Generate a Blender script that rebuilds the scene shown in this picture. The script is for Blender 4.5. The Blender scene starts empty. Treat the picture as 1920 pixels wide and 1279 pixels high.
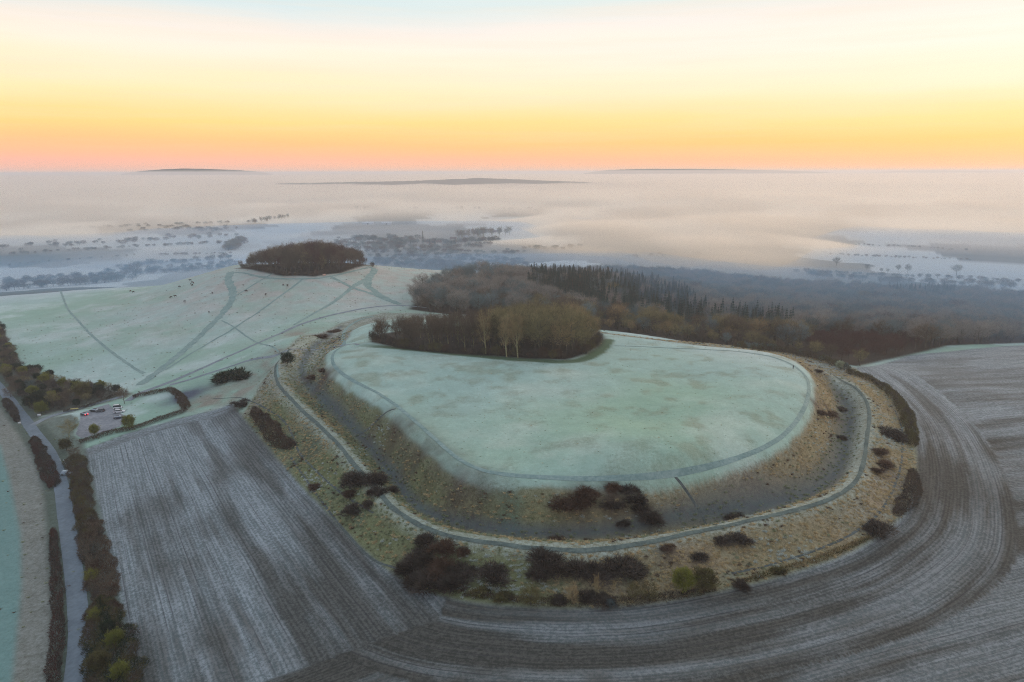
import bpy, math, random
import numpy as np
from mathutils import Vector, Matrix, Euler

S = bpy.context.scene
COL = S.collection
rnd = random.Random(7)

# ------------------------------------------------------------------ camera, sky, sun, exposure
CAMZ = 150.0
FPX = 1387.0                      # focal length in pixels of the 1920 px wide photograph
PITCH, ROLL = math.radians(12.87), math.radians(-0.15)
cam_data = bpy.data.cameras.new('camera')
cam_data.sensor_width = 36.0
cam_data.lens = FPX / 1920.0 * 36.0
cam_data.clip_start, cam_data.clip_end = 1.0, 90000.0
cam = bpy.data.objects.new('camera', cam_data)
COL.objects.link(cam)
RM = (Euler((math.pi / 2 - PITCH, 0, 0)).to_matrix() @ Euler((0, 0, ROLL)).to_matrix())
cam.matrix_world = Matrix.Translation((0, 0, CAMZ)) @ RM.to_4x4()
S.camera = cam

S.view_settings.view_transform = 'Standard'
S.view_settings.look = 'None'
S.view_settings.gamma = 1.0
S.view_settings.exposure = 0.08
S.cycles.max_bounces = 6
S.cycles.diffuse_bounces = 2
S.cycles.glossy_bounces = 1
S.cycles.transparent_max_bounces = 8
S.cycles.volume_bounces = 4
S.cycles.denoising_prefilter = 'NONE'
S.cycles.use_denoising = True
S.cycles.filter_width = 1.05
S.cycles.caustics_reflective = False
S.cycles.caustics_refractive = False

SUN_AZ, SUN_EL = math.radians(38), math.radians(8.5)     # to the right of the view, just above the horizon
world = bpy.data.worlds.new('World')
S.world = world
world.use_nodes = True


def build_world():
    nt = world.node_tree
    N, L = nt.nodes, nt.links
    N.clear()
    out = N.new('ShaderNodeOutputWorld')
    bg = N.new('ShaderNodeBackground')
    tc = N.new('ShaderNodeTexCoord')
    sep = N.new('ShaderNodeSeparateXYZ')
    L.new(tc.outputs['Generated'], sep.inputs[0])

    def math_(op, a, b=None, clamp=False):
        n = N.new('ShaderNodeMath'); n.operation = op; n.use_clamp = clamp
        for i, v in enumerate((a, b)):
            if v is None: continue
            if isinstance(v, (int, float)): n.inputs[i].default_value = v
            else: L.new(v, n.inputs[i])
        return n.outputs[0]

    def ramp(fac, stops):
        r = N.new('ShaderNodeValToRGB')
        L.new(fac, r.inputs[0])
        e = r.color_ramp.elements
        while len(e) > 1: e.remove(e[-1])
        e[0].position = stops[0][0]; e[0].color = (*stops[0][1], 1)
        for p, c in stops[1:]:
            x = e.new(p); x.color = (*c, 1)
        return r.outputs[0]

    def mix(fac, a, b):
        m = N.new('ShaderNodeMix'); m.data_type = 'RGBA'
        L.new(fac, m.inputs[0]); L.new(a, m.inputs[6]); L.new(b, m.inputs[7])
        return m.outputs[2]
    # height over the horizon 0..1 <- sin(elevation), opened out near the horizon
    z = math_('MAXIMUM', sep.outputs[2], 0.0)
    # faint drifting streaks bend the bands a little
    mp = N.new('ShaderNodeMapping'); mp.inputs['Scale'].default_value = (1.6, 1.6, 16)
    mp.inputs['Rotation'].default_value = (0, 0.06, 0)
    L.new(tc.outputs['Generated'], mp.inputs[0])
    nz = N.new('ShaderNodeTexNoise'); nz.inputs['Scale'].default_value = 2.2; nz.inputs['Detail'].default_value = 5
    L.new(mp.outputs[0], nz.inputs['Vector'])
    wob = math_('MULTIPLY', math_('SUBTRACT', nz.outputs[0], 0.5), 0.035)
    wob = math_('MULTIPLY', wob, math_('MULTIPLY', z, 8, clamp=True))
    f = math_('POWER', math_('MAXIMUM', math_('ADD', z, wob), 0.0), 0.5)
    P = lambda deg: math.sin(math.radians(deg)) ** 0.5
    left = [(0.0, SKY_L[0]), (P(0.9), SKY_L[1]), (P(2.0), SKY_L[2]), (P(3.6), SKY_L[3]), (P(5.5), SKY_L[4]),
            (P(8.5), SKY_L[5]), (P(11.5), SKY_L[6]), (P(20), (0.82, 0.84, 0.86)), (P(38), (0.58, 0.64, 0.72)), (1.0, (0.40, 0.49, 0.62))]
    right = [(0.0, SKY_R[0]), (P(0.9), SKY_R[1]), (P(2.0), SKY_R[2]), (P(3.6), SKY_R[3]), (P(5.5), SKY_R[4]),
             (P(8.5), SKY_R[5]), (P(11.5), SKY_R[6]), (P(20), (0.92, 0.88, 0.84)), (P(38), (0.62, 0.66, 0.72)), (1.0, (0.40, 0.49, 0.62))]
    back = [(0.0, (0.42, 0.42, 0.52)), (P(3.6), (0.60, 0.50, 0.56)), (P(8.5), (0.58, 0.58, 0.70)), (P(20), (0.50, 0.58, 0.72)),
            (P(38), (0.44, 0.53, 0.68)), (1.0, (0.40, 0.49, 0.62))]
    cl, cr, cb = ramp(f, left), ramp(f, right), ramp(f, back)
    fx = math_('ADD', math_('MULTIPLY', sep.outputs[0], 0.9), 0.5, clamp=True)
    front = mix(fx, cl, cr)
    # turn from the sunrise side to the blue side behind
    d = math_('ADD', math_('MULTIPLY', sep.outputs[1], 0.8), math_('MULTIPLY', sep.outputs[0], 0.55))
    fb = math_('ADD', math_('MULTIPLY', d, 1.6), 0.85, clamp=True)
    col = mix(fb, cb, front)
    # thin high cloud streaks
    mp2 = N.new('ShaderNodeMapping'); mp2.inputs['Scale'].default_value = (1.0, 1.0, 22); mp2.inputs['Rotation'].default_value = (0.0, 0.10, 0.3)
    L.new(tc.outputs['Generated'], mp2.inputs[0])
    nz2 = N.new('ShaderNodeTexNoise'); nz2.inputs['Scale'].default_value = 3.1; nz2.inputs['Detail'].default_value = 7; nz2.inputs['Roughness'].default_value = 0.6
    L.new(mp2.outputs[0], nz2.inputs['Vector'])
    mr = N.new('ShaderNodeMapRange'); L.new(nz2.outputs[0], mr.inputs[0]); mr.inputs[1].default_value = 0.45; mr.inputs[2].default_value = 0.75; mr.inputs[3].default_value = 0.0; mr.inputs[4].default_value = 0.34
    cloudc = N.new('ShaderNodeRGB'); cloudc.outputs[0].default_value = (0.95, 0.78, 0.62, 1)
    col = mix(math_('MULTIPLY', mr.outputs[0], math_('MULTIPLY', z, 9, clamp=True)), col, cloudc.outputs[0])
    L.new(col, bg.inputs['Color'])
    bg.inputs['Strength'].default_value = SKY_STRENGTH
    # a touch of the physical sky on top
    sky = N.new('ShaderNodeTexSky'); sky.sky_type = 'NISHITA'; sky.sun_disc = False
    sky.sun_elevation = SUN_EL; sky.sun_rotation = SUN_AZ
    bg2 = N.new('ShaderNodeBackground'); L.new(sky.outputs[0], bg2.inputs['Color']); bg2.inputs['Strength'].default_value = 0.0015
    add = N.new('ShaderNodeAddShader')
    L.new(bg.outputs[0], add.inputs[0]); L.new(bg2.outputs[0], add.inputs[1])
    L.new(add.outputs[0], out.inputs['Surface'])


SKY_STRENGTH = 1.0
#          horizon             0.9 deg             2 deg               3.6 deg             5.5 deg             8.5 deg             11.5 deg
SKY_L = [(0.78, 0.53, 0.44), (1.00, 0.51, 0.38), (1.15, 0.57, 0.27), (1.35, 0.72, 0.26), (1.35, 0.84, 0.47), (1.10, 0.89, 0.73), (0.64, 0.79, 0.83)]
SKY_R = [(0.88, 0.58, 0.42), (1.08, 0.58, 0.30), (1.30, 0.64, 0.22), (1.50, 0.77, 0.34), (1.50, 0.88, 0.62), (1.25, 0.92, 0.80), (0.84, 0.87, 0.81)]
build_world()

sun_d = bpy.data.lights.new('sun', 'SUN')
sun_d.energy = 1.35
sun_d.angle = math.radians(20)
sun_d.color = (1.0, 0.72, 0.45)
sun = bpy.data.objects.new('sun', sun_d)
COL.objects.link(sun)
sd = Vector((math.sin(SUN_AZ) * math.cos(SUN_EL), math.cos(SUN_AZ) * math.cos(SUN_EL), math.sin(SUN_EL)))
sun.rotation_euler = sd.to_track_quat('Z', 'Y').to_euler()
sun.location = (0, 0, 400)

# ------------------------------------------------------------------ small helpers
RMn = np.array(RM)


def ray(px, py):
    """direction of the view through a photograph pixel: azimuth (from +Y to +X) and tan(elevation)"""
    px = np.asarray(px, float); py = np.asarray(py, float)
    c = np.stack([(px - 960) / FPX, -(py - 639.5) / FPX, -np.ones_like(px)], -1)
    w = c @ RMn.T
    return np.arctan2(w[..., 0], w[..., 1]), w[..., 2] / np.hypot(w[..., 0], w[..., 1])


def atz(px, py, z):
    az, te = ray(px, py)
    r = (np.asarray(z, float) - CAMZ) / te
    return np.stack([r * np.sin(az), r * np.cos(az)], -1)


def smooth(pts, n=8, closed=False):
    """Catmull-Rom through the points"""
    P = np.array(pts, float)
    if closed: P = np.vstack([P[-1], P, P[0], P[1]])
    else: P = np.vstack([2 * P[0] - P[1], P, 2 * P[-1] - P[-2]])
    out = []
    for i in range(1, len(P) - 2):
        p0, p1, p2, p3 = P[i - 1], P[i], P[i + 1], P[i + 2]
        for k in range(n):
            t = k / n
            out.append(0.5 * ((2 * p1) + (-p0 + p2) * t + (2 * p0 - 5 * p1 + 4 * p2 - p3) * t * t + (-p0 + 3 * p1 - 3 * p2 + p3) * t ** 3))
    if not closed: out.append(P[-2])
    return np.array(out)


def resample(P, step):
    d = np.r_[0, np.cumsum(np.linalg.norm(np.diff(P, axis=0), axis=1))]
    n = max(2, int(d[-1] / step) + 1)
    s = np.linspace(0, d[-1], n)
    return np.stack([np.interp(s, d, P[:, k]) for k in range(P.shape[1])], -1)


def vnoise(x, y, seed=0):
    xi, yi = np.floor(x).astype(np.int64), np.floor(y).astype(np.int64)
    xf, yf = x - xi, y - yi
    xf = xf * xf * (3 - 2 * xf); yf = yf * yf * (3 - 2 * yf)

    def h(a, b):
        n = (a * 374761393 + b * 668265263 + seed * 1442695041) & 0xFFFFFFFF
        n = ((n ^ (n >> 13)) * 1274126177) & 0xFFFFFFFF
        return ((n ^ (n >> 16)) & 0xFFFF) / 65535.0
    return (h(xi, yi) * (1 - xf) + h(xi + 1, yi) * xf) * (1 - yf) + (h(xi, yi + 1) * (1 - xf) + h(xi + 1, yi + 1) * xf) * yf


def fbm(x, y, seed=0, oct=4):
    s, a, t = 0, 1.0, 0
    for o in range(oct):
        s = s + a * vnoise(x, y, seed + o * 17); t += a
        x, y, a = x * 2.03 + 11.3, y * 2.03 + 5.7, a * 0.5
    return s / t


def inside(P, poly):
    """bool: points in polygon"""
    x, y = P[:, 0], P[:, 1]
    r = np.zeros(len(P), bool)
    q = np.roll(poly, -1, axis=0)
    for (x0, y0), (x1, y1) in zip(poly, q):
        if y0 == y1: continue
        r ^= ((y0 > y) != (y1 > y)) & (x < (x1 - x0) * (y - y0) / (y1 - y0) + x0)
    return r


def dline(P, line, want_s=False):
    """distance to a polyline (and the run along it)"""
    best = np.full(len(P), 1e18); S_ = np.zeros(len(P)); run = 0
    for a, b in zip(line[:-1], line[1:]):
        ab = b - a; L2 = (ab ** 2).sum()
        if L2 < 1e-9: continue
        t = np.clip(((P - a) @ ab) / L2, 0, 1)
        dx = P[:, 0] - a[0] - t * ab[0]; dy = P[:, 1] - a[1] - t * ab[1]
        d = dx * dx + dy * dy
        m = d < best
        best[m] = d[m]
        if want_s: S_[m] = run + t[m] * math.sqrt(L2)
        run += math.sqrt(L2)
    best = np.sqrt(best)
    return (best, S_) if want_s else best


def sdist(P, poly):
    """signed distance to a polygon, positive inside"""
    c = np.vstack([poly, poly[:1]])
    d = dline(P, c)
    return np.where(inside(P, poly), d, -d)


def sst(x, a, b):
    t = np.clip((x - a) / (b - a), 0, 1)
    return t * t * (3 - 2 * t)


# ------------------------------------------------------------------ terrain control lines (photograph pixels and heights)
RIM = [(643, 650, 69), (627, 660, 69), (623, 675, 69), (632, 692, 69), (662, 714, 69.3), (710, 738, 69.6), (750, 766, 70), (790, 800, 70), (830, 836, 70), (862, 862, 70), (900, 880, 70),
       (950, 890, 70), (1040, 896, 70), (1150, 897, 70), (1250, 890, 70), (1340, 872, 70), (1420, 845, 70), (1470, 815, 70), (1500, 780, 70), (1515, 745, 70),
       (1515, 715, 70), (1500, 695, 70), (1470, 677, 70), (1420, 664, 69.5)]
EDGE = [(632, 652, 68.4), (612, 662, 68.4), (610, 677, 68.4), (618, 697, 68.4), (648, 722, 68.6), (695, 750, 69), (733, 780, 69), (768, 815, 69), (808, 852, 69), (842, 880, 69), (885, 899, 69),
        (945, 907, 69), (1040, 911, 69), (1155, 911, 69), (1258, 903, 69), (1350, 885, 69), (1432, 858, 69), (1484, 826, 69), (1514, 788, 69), (1527, 748, 69),
        (1525, 712, 69), (1508, 690, 69), (1475, 671, 69), (1425, 658, 68.8), (1330, 650, 68.8), (1240, 639, 68.8), (1145, 627, 68.8)]
DITCH_ = [(640, 612, 60), (600, 640, 61), (572, 672, 60.5), (568, 705, 60), (595, 742, 59.5), (640, 785, 59), (690, 838, 58.5), (735, 895, 58.5), (770, 943, 59), (810, 970, 59.5), (880, 990, 60),
         (960, 1000, 60.5), (1050, 1003, 60.5), (1150, 999, 60.5), (1240, 985, 60.5), (1330, 969, 60.5), (1420, 953, 60.5), (1490, 938, 60), (1545, 912, 60), (1574, 878, 60),
         (1586, 840, 60), (1594, 800, 60), (1592, 762, 60), (1574, 725, 60), (1545, 702, 60.5), (1505, 682, 61)]
DITCH = [(a, b, c - 1.8) for a, b, c in DITCH_]
BANK = [(590, 630, 61.5), (545, 655, 61.5), (520, 680, 61.5), (522, 712, 61.5), (545, 740, 61.5), (570, 765, 61.5), (602, 792, 61.5), (640, 828, 61.5), (670, 865, 61.5), (700, 895, 61.5),
        (718, 918, 61.7), (740, 942, 62), (790, 975, 62.5), (840, 994, 63), (900, 1007, 63.3), (980, 1018, 63.5), (1060, 1024, 63.5), (1130, 1022, 63.5), (1210, 1010, 63.5),
        (1300, 991, 63.5), (1400, 969, 63.5), (1480, 951, 63.5), (1550, 929, 63.5), (1592, 903, 63.5), (1612, 868, 63.5), (1620, 820, 63.5), (1626, 770, 63.5),
        (1615, 738, 63.5), (1590, 712, 63.5), (1555, 692, 63.5)]
FIELDEDGE = [(435, 758, 48), (500, 838, 50), (560, 908, 51.5), (620, 970, 53), (680, 1032, 54), (740, 1080, 55), (800, 1110, 55.8), (880, 1130, 56.5), (1000, 1140, 57), (1110, 1141, 57),
             (1240, 1130, 57), (1380, 1104, 57), (1480, 1078, 57), (1580, 1044, 57), (1650, 1005, 57), (1700, 960, 57), (1719, 900, 57), (1719, 845, 57), (1704, 785, 57),
             (1665, 735, 57), (1605, 690, 57)]
SPOT = [  # other known heights
    (800, 660, 70), (1000, 750, 70.5), (1200, 800, 70.3), (1000, 850, 70.2), (1300, 720, 70.3), (850, 740, 70.3), (1000, 640, 70), (750, 645, 69.5), (1130, 650, 70), (1250, 660, 70), (900, 620, 69.5),
    (700, 600, 68.5), (670, 608, 68.5), (650, 628, 68.7), (760, 596, 67), (850, 600, 67), (950, 604, 67),
    # outside of the bank on the left and the ground towards the track
    (470, 700, 53), (430, 720, 50), (400, 740, 47), (350, 740, 43.5), (330, 715, 43.5), (260, 735, 40.5), (440, 690, 52), (500, 665, 58), (470, 660, 54), (540, 620, 56), (600, 610, 58.5), (640, 592, 58), (700, 578, 58),
    # left field
    (160, 840, 39.5), (300, 795, 42.5), (380, 775, 45.5), (250, 950, 42.5), (400, 900, 47.5), (300, 1100, 45.5), (500, 1050, 51), (250, 1279, 44), (450, 1279, 49.5), (650, 1150, 54), (760, 1180, 55.5), (600, 1279, 52), (100, 1279, 41), (0, 1279, 40), (0, 1000, 37.5), (0, 850, 36),
    (130, 1100, 41), (120, 950, 39.5), (60, 810, 37), (0, 725, 35), (190, 790, 39), (100, 760, 36.5), (150, 745, 37),
    # right field
    (1000, 1279, 56), (1400, 1279, 55), (1400, 1180, 56), (1900, 1279, 52), (1900, 1100, 51.5), (1700, 1100, 54.5), (1800, 950, 53.5), (1900, 850, 50.5), (1800, 750, 52.5), (1900, 720, 48.5), (1740, 700, 54), (1660, 690, 55.5), (1740, 662, 50), (1920, 652, 45), (1820, 652, 47.5),
    # pasture and round hill
    (10, 600, 34), (100, 650, 35.5), (250, 700, 39), (120, 720, 35.5), (60, 560, 37), (200, 560, 42), (300, 560, 48), (350, 520, 57), (250, 600, 42.5), (400, 560, 57), (400, 600, 52), (330, 640, 45.5), (400, 640, 49), (430, 515, 68),
    (480, 505, 71), (560, 515, 72), (620, 516, 72), (690, 500, 70.5), (470, 600, 56), (520, 560, 62.5), (600, 550, 64.5), (560, 590, 59), (650, 560, 61.5), (700, 545, 62.5), (760, 530, 62), (800, 510, 62), (860, 507, 58.5), (900, 512, 56), (740, 572, 58),
    (780, 580, 58.5), (850, 585, 58), (950, 590, 56), (440, 492, 69.5),
    # wood on the far slope
    (1000, 570, 53), (1100, 590, 53), (1200, 620, 56), (1200, 570, 42), (1100, 550, 46), (1000, 530, 47), (1100, 525, 38), (1250, 545, 28), (1300, 640, 60), (1300, 610, 43), (1400, 620, 42), (1450, 660, 58), (1500, 640, 48), (1600, 670, 52), (1550, 690, 57), (1700, 640, 42), (1550, 600, 28), (1400, 570, 22), (1800, 620, 28), (1900, 600, 19),
    (1700, 570, 11), (1500, 550, 10), (1300, 525, 9),
]
SPOT_XY = [  # hidden or outside the photograph: metres
    (-560, 640, 36), (-420, 760, 34), (-300, 700, 50), (-200, 720, 58), (-150, 720, 62), (-100, 760, 48), (0, 760, 40), (-250, 860, 22), (-100, 880, 18), (50, 860, 20), (-400, 900, 12),
    (200, 820, 14), (-600, 800, 20), (-700, 500, 26), (-420, 250, 33), (-330, 120, 37), (-250, 0, 40), (0, 0, 50), (0, 80, 54), (150, 0, 49), (300, 0, 45), (350, 200, 47), (450, 300, 42), (500, 450, 30),
    (600, 600, 10), (-560, 350, 28), (0, -200, 44), (300, -300, 36), (-300, -300, 32), (-170, 620, 73.5), (-140, 640, 73), (-190, 640, 72.5), (-165, 665, 71)]
cp = []
for name, L_ in (('rim', RIM), ('edge', EDGE), ('ditch', DITCH), ('bank', BANK), ('field', FIELDEDGE)):
    A = np.array(L_, float)
    W = np.hstack([atz(A[:, 0], A[:, 1], A[:, 2]), A[:, 2:]])
    globals()['W_' + name] = W
    cp.append(resample(smooth(W, 6), 6.0 if name != 'field' else 9.0))
A = np.array(SPOT, float)
# the outer flank falls away straight from the crest path
_f = smooth(W_field, 6); _b = resample(smooth(W_bank, 6), 6.0); _o = []
for b_ in _b:
    q_ = _f[np.argmin(((_f[:, :2] - b_[:2]) ** 2).sum(1))]
    if 6 < np.hypot(*(q_ - b_)[:2]) < 60:
        for t_, u_ in ((0.22, 0.34), (0.55, 0.66)):
            _o.append([*(b_ + (q_ - b_) * t_)[:2], b_[2] + (q_[2] - b_[2]) * u_])
cp.append(np.array(_o))
NLINE = sum(len(c) for c in cp)
cp.append(np.hstack([atz(A[:, 0], A[:, 1], A[:, 2]), A[:, 2:]]))
cp.append(np.array(SPOT_XY, float))
for r, zz in ((1150, 3), (1350, 0), (1700, 0)):
    a = np.radians(np.arange(-180, 180, 12))
    cp.append(np.stack([r * np.sin(a), r * np.cos(a), np.full(len(a), float(zz))], -1))
CP = np.vstack(cp)
_, keep = np.unique(np.round(CP[:, :2] / 2.5), axis=0, return_index=True)
keep = np.sort(keep); CP = CP[keep]; LAM = np.where(keep < NLINE, 0.6, 14.0)
CC = 6.0
PHI = lambda d2: np.sqrt(d2 + CC * CC)
D2 = ((CP[:, None, :2] - CP[None, :, :2]) ** 2).sum(-1)
n = len(CP)
Kmat = np.zeros((n + 1, n + 1)); Kmat[:n, :n] = PHI(D2) - np.diag(LAM); Kmat[:n, n] = 1; Kmat[n, :n] = 1
COEF = np.linalg.solve(Kmat, np.r_[CP[:, 2], 0])


def rbf(x, y):
    x = np.ravel(x); y = np.ravel(y); out = np.empty(len(x))
    cx, cy = CP[:, 0].astype(np.float32), CP[:, 1].astype(np.float32); w = COEF[:n].astype(np.float32)
    for i in range(0, len(x), 20000):
        dx = x[i:i + 20000, None].astype(np.float32) - cx; dy = y[i:i + 20000, None].astype(np.float32) - cy
        out[i:i + 20000] = np.sqrt(dx * dx + dy * dy + np.float32(CC * CC)) @ w + COEF[n]
    return out


# polar grid, fine where the photograph looks
AZ = np.radians(np.r_[np.arange(-180, -48, 4.0), np.arange(-48, -41, 0.5), np.arange(-41, 41.01, 0.19), np.arange(41.5, 48, 0.5), np.arange(48, 180, 4.0)])
RR = [2.0, 20, 45, 70, 90, 100]
while RR[-1] < 1450: RR.append(RR[-1] * (1.0052 if RR[-1] > 125 else 1.02))
while RR[-1] < 30000: RR.append(RR[-1] * 1.035)
RR = np.array(RR); NR, NA = len(RR), len(AZ)
GR, GA = np.meshgrid(RR, AZ, indexing='ij')
GX, GY = GR * np.sin(GA), GR * np.cos(GA)
near = (GR < 1400)
GZ = np.zeros_like(GX)
GZ[near] = np.maximum(rbf(GX[near], GY[near]), 0.0)
GZ *= 1 - sst(GR, 1050, 1380)
GZ += 0.5 * (fbm(GX / 14, GY / 14, 3, 3) - 0.5) * (GR < 1300)
GZ = np.maximum(GZ, -0.4)


def H(x, y):
    """ground height"""
    x = np.asarray(x, float); y = np.asarray(y, float)
    r = np.hypot(x, y); a = np.arctan2(x, y)
    i = np.clip(np.searchsorted(RR, r) - 1, 0, NR - 2); j = np.clip(np.searchsorted(AZ, a) - 1, 0, NA - 2)
    u = np.clip((r - RR[i]) / (RR[i + 1] - RR[i]), 0, 1); v = np.clip((a - AZ[j]) / (AZ[j + 1] - AZ[j]), 0, 1)
    return (GZ[i, j] * (1 - v) + GZ[i, j + 1] * v) * (1 - u) + (GZ[i + 1, j] * (1 - v) + GZ[i + 1, j + 1] * v) * u


def at(px, py):
    """ground point under a photograph pixel (first hit)"""
    px = np.atleast_1d(np.asarray(px, float)); py = np.atleast_1d(np.asarray(py, float))
    az, te = ray(px, py)
    out = []
    for a, t in zip(az, te):
        z = H(RR * math.sin(a), RR * math.cos(a))
        zr = CAMZ + RR * t
        m = np.nonzero(zr <= z)[0]
        if len(m) == 0:
            r = min(CAMZ / max(-t, 1e-3), 25000)
        else:
            i = m[0]; 
            if i == 0: r = RR[0]
            else:
                d0, d1 = zr[i - 1] - z[i - 1], zr[i] - z[i]
                r = RR[i - 1] + (RR[i] - RR[i - 1]) * d0 / (d0 - d1)
        out.append((r * math.sin(a), r * math.cos(a)))
    return np.array(out)


def pts(L_):
    A = np.array(L_, float)
    return at(A[:, 0], A[:, 1])


# ------------------------------------------------------------------ ground cover map
GP = np.stack([GX.ravel(), GY.ravel()], -1)
gz = GZ.ravel(); gr = GR.ravel()
NV = len(GP)
idx = np.nonzero(gr < 1000)[0]
Pn = GP[idx]


def full(v, fill):
    o = np.full(NV, fill, float); o[idx] = v; return o


wx, wy = GP[:, 0], GP[:, 1]
L_field_edge = smooth(W_field[:, :2], 6)
EP = smooth(W_edge[:, :2], 6)
# closed shapes
clump_px = [(694, 641), (740, 652), (800, 659), (870, 665), (940, 669), (1000, 673), (1060, 675), (1100, 664), (1125, 648), (1135, 634), (1120, 622), (1000, 607), (860, 612), (740, 622), (700, 630)]
P_clump = pts(clump_px)
round_px = [(443, 503), (480, 508), (530, 518), (590, 519), (640, 512), (691, 498)]
P_round = np.vstack([pts(round_px), [(-118, 640), (-135, 672), (-165, 688), (-200, 680), (-226, 650)]])
P_plateau = np.vstack([EP, atz(np.array([1000., 850, 740, 690, 660, 645]), np.array([604., 600, 594, 596, 606, 630]), 68.5)])
P_outer = np.vstack([L_field_edge, pts([(1550, 676), (1480, 662), (1400, 652), (1250, 638), (1140, 625)]), atz(np.array([1000., 900, 760, 720, 640, 560, 500, 440]), np.array([600., 596, 585, 582, 600, 640, 690, 742]), 60.0)])
lf = pts([(160, 842), (240, 812), (330, 786), (433, 758)])
seam = pts([(822, 1164), (700, 1205), (600, 1242), (500, 1279), (400, 1320), (300, 1370)])
fe_left = L_field_edge[:np.argmin(np.abs(L_field_edge - pts([(830, 1120)])[0]).sum(1)) + 1]
lf_left = pts([(262, 1360), (250, 1279), (240, 1200), (222, 1100), (203, 1020), (190, 960), (175, 900), (163, 860)])
P_left_field = np.vstack([lf, fe_left, seam, lf_left])
fe_right = L_field_edge[np.argmin(np.abs(L_field_edge - pts([(830, 1120)])[0]).sum(1)):]
P_right_field = np.vstack([seam[::-1], fe_right, pts([(1640, 686), (1700, 668), (1735, 663), (1820, 655), (1920, 648)]), [(420, 400), (520, 260), (420, 0), (150, -120), (-60, -60), (-70, 60)]])
wood_px = [(765, 580), (850, 590), (930, 592), (1040, 600), (1120, 618), (1200, 627), (1300, 643), (1400, 653), (1480, 663), (1560, 680), (1610, 688), (1660, 676), (1730, 661), (1780, 648), (1850, 646), (1990, 640)]
P_wood = np.vstack([pts(wood_px), [(640, 520), (720, 620), (650, 760)], atz(np.array([1920., 1800, 1700, 1600, 1500, 1400, 1300, 1200, 1120, 1050, 990]), np.array([548., 550, 552, 546, 542, 532, 520, 510, 510, 512, 524]), 8.0)[1:], pts([(930, 519), (880, 522), (830, 535), (790, 548)])])

sd_plateau = full(sdist(Pn, P_plateau), -999)
sd_outer = full(sdist(Pn, P_outer), -999)
sd_lf = full(sdist(Pn, P_left_field), -999)
sd_rf = full(sdist(Pn, P_right_field), -999)
sd_wood = full(sdist(Pn, P_wood), -999)
sd_clump = full(sdist(Pn, P_clump), -999)
sd_round = full(sdist(Pn, P_round), -999)
W_ditch_s = smooth(W_ditch[:, :2], 5); W_bank_s = smooth(W_bank[:, :2], 5)
d_ditch = full(dline(Pn, W_ditch_s), 999)
d_bank = full(dline(Pn, W_bank_s), 999)
d_fedge, s_fedge = dline(Pn, L_field_edge, True)
d_fedge, s_fedge = full(d_fedge, 999), full(s_fedge, 0)

# colours (reflectances)
def C(*c): return np.array(c, float)
FROST = C(0.46, 0.62, 0.58); FROST_W = C(0.57, 0.69, 0.66); GREENF = C(0.34, 0.52, 0.41); PINKF = C(0.56, 0.50, 0.47)
STRAW = C(0.34, 0.27, 0.17); OLIVE = C(0.155, 0.155, 0.075); DGREEN = C(0.10, 0.17, 0.12); BLUEG = C(0.20, 0.25, 0.29); DARKB = C(0.075, 0.065, 0.055)
SOIL = C(0.108, 0.108, 0.096); SOILF = C(0.46, 0.52, 0.56); LITTER = C(0.06, 0.05, 0.04)
n1 = fbm(wx / 60, wy / 60, 21, 4); n2 = fbm(wx / 22, wy / 22, 5, 4); n3 = fbm(wx / 7, wy / 7, 9, 3); n4 = fbm(wx / 110, wy / 110, 33, 3)


def mixc(a, b, t):
    t = np.clip(t, 0, 1)[:, None]
    return a * (1 - t) + b * t


def K(c): return np.tile(c, (NV, 1))


# pasture
A1 = mixc(K(FROST), K(GREENF), 0.9 * sst(n1, 0.35, 0.75))
A1 = mixc(A1, K(FROST_W), 0.8 * sst(n2, 0.5, 0.75))
B1 = A1 * 0.62 + 0.38 * K(DGREEN)
rh = np.exp(-((wx + 150) ** 2 + (wy - 640) ** 2) / (2 * 110.0 ** 2))       # pinkish thin turf round the top of the far hill
pink = np.clip(rh * 1.5, 0, 1) * (0.35 + 0.5 * sst(n3 * .6 + n2 * .4, 0.35, 0.65))
A1 = mixc(A1, K(PINKF), pink * 1.0)
B1 = mixc(B1, K(C(0.30, 0.24, 0.19)), pink * 0.8)
# plateau: greener towards the middle of the near half
pg = pts([(1080, 820)])[0]; ph = pts([(820, 720)])[0]
gmid = np.exp(-(((wx - pg[0]) / 55) ** 2 + ((wy - pg[1]) / 38) ** 2)) + 0.5 * np.exp(-(((wx - pts([(1300, 740)])[0][0]) / 60) ** 2 + ((wy - pts([(1300, 740)])[0][1]) / 30) ** 2))
AP = mixc(K(C(0.45, 0.60, 0.56)), K(C(0.36, 0.53, 0.38)), gmid * 0.8 + 0.9 * (n1 - 0.45))
AP = mixc(AP, K(C(0.55, 0.63, 0.55)), 0.6 * sst(n2, 0.5, 0.8))
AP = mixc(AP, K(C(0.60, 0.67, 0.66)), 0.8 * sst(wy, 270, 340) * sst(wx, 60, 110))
BP = AP * 0.60 + 0.40 * K(C(0.12, 0.22, 0.13))
mP = sst(sd_plateau + 1.6 * (n3 - .5), -.7, .7)
n5 = fbm(wx / 3.2, wy / 3.2, 101, 4)
for Z_ in (A1, AP):
    Z_ *= (1 + 0.34 * (n5 - 0.5) + 0.16 * (n2 - 0.5))[:, None]
AP = mixc(AP, K(C(0.34, 0.37, 0.26)), 0.5 * sst(n3 * .6 + n1 * .4, .56, .70)); BP = mixc(BP, K(C(0.16, 0.17, 0.10)), 0.5 * sst(n3, .5, .7))
A_, B_ = mixc(A1, AP, mP), mixc(B1, BP, mP)
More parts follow.
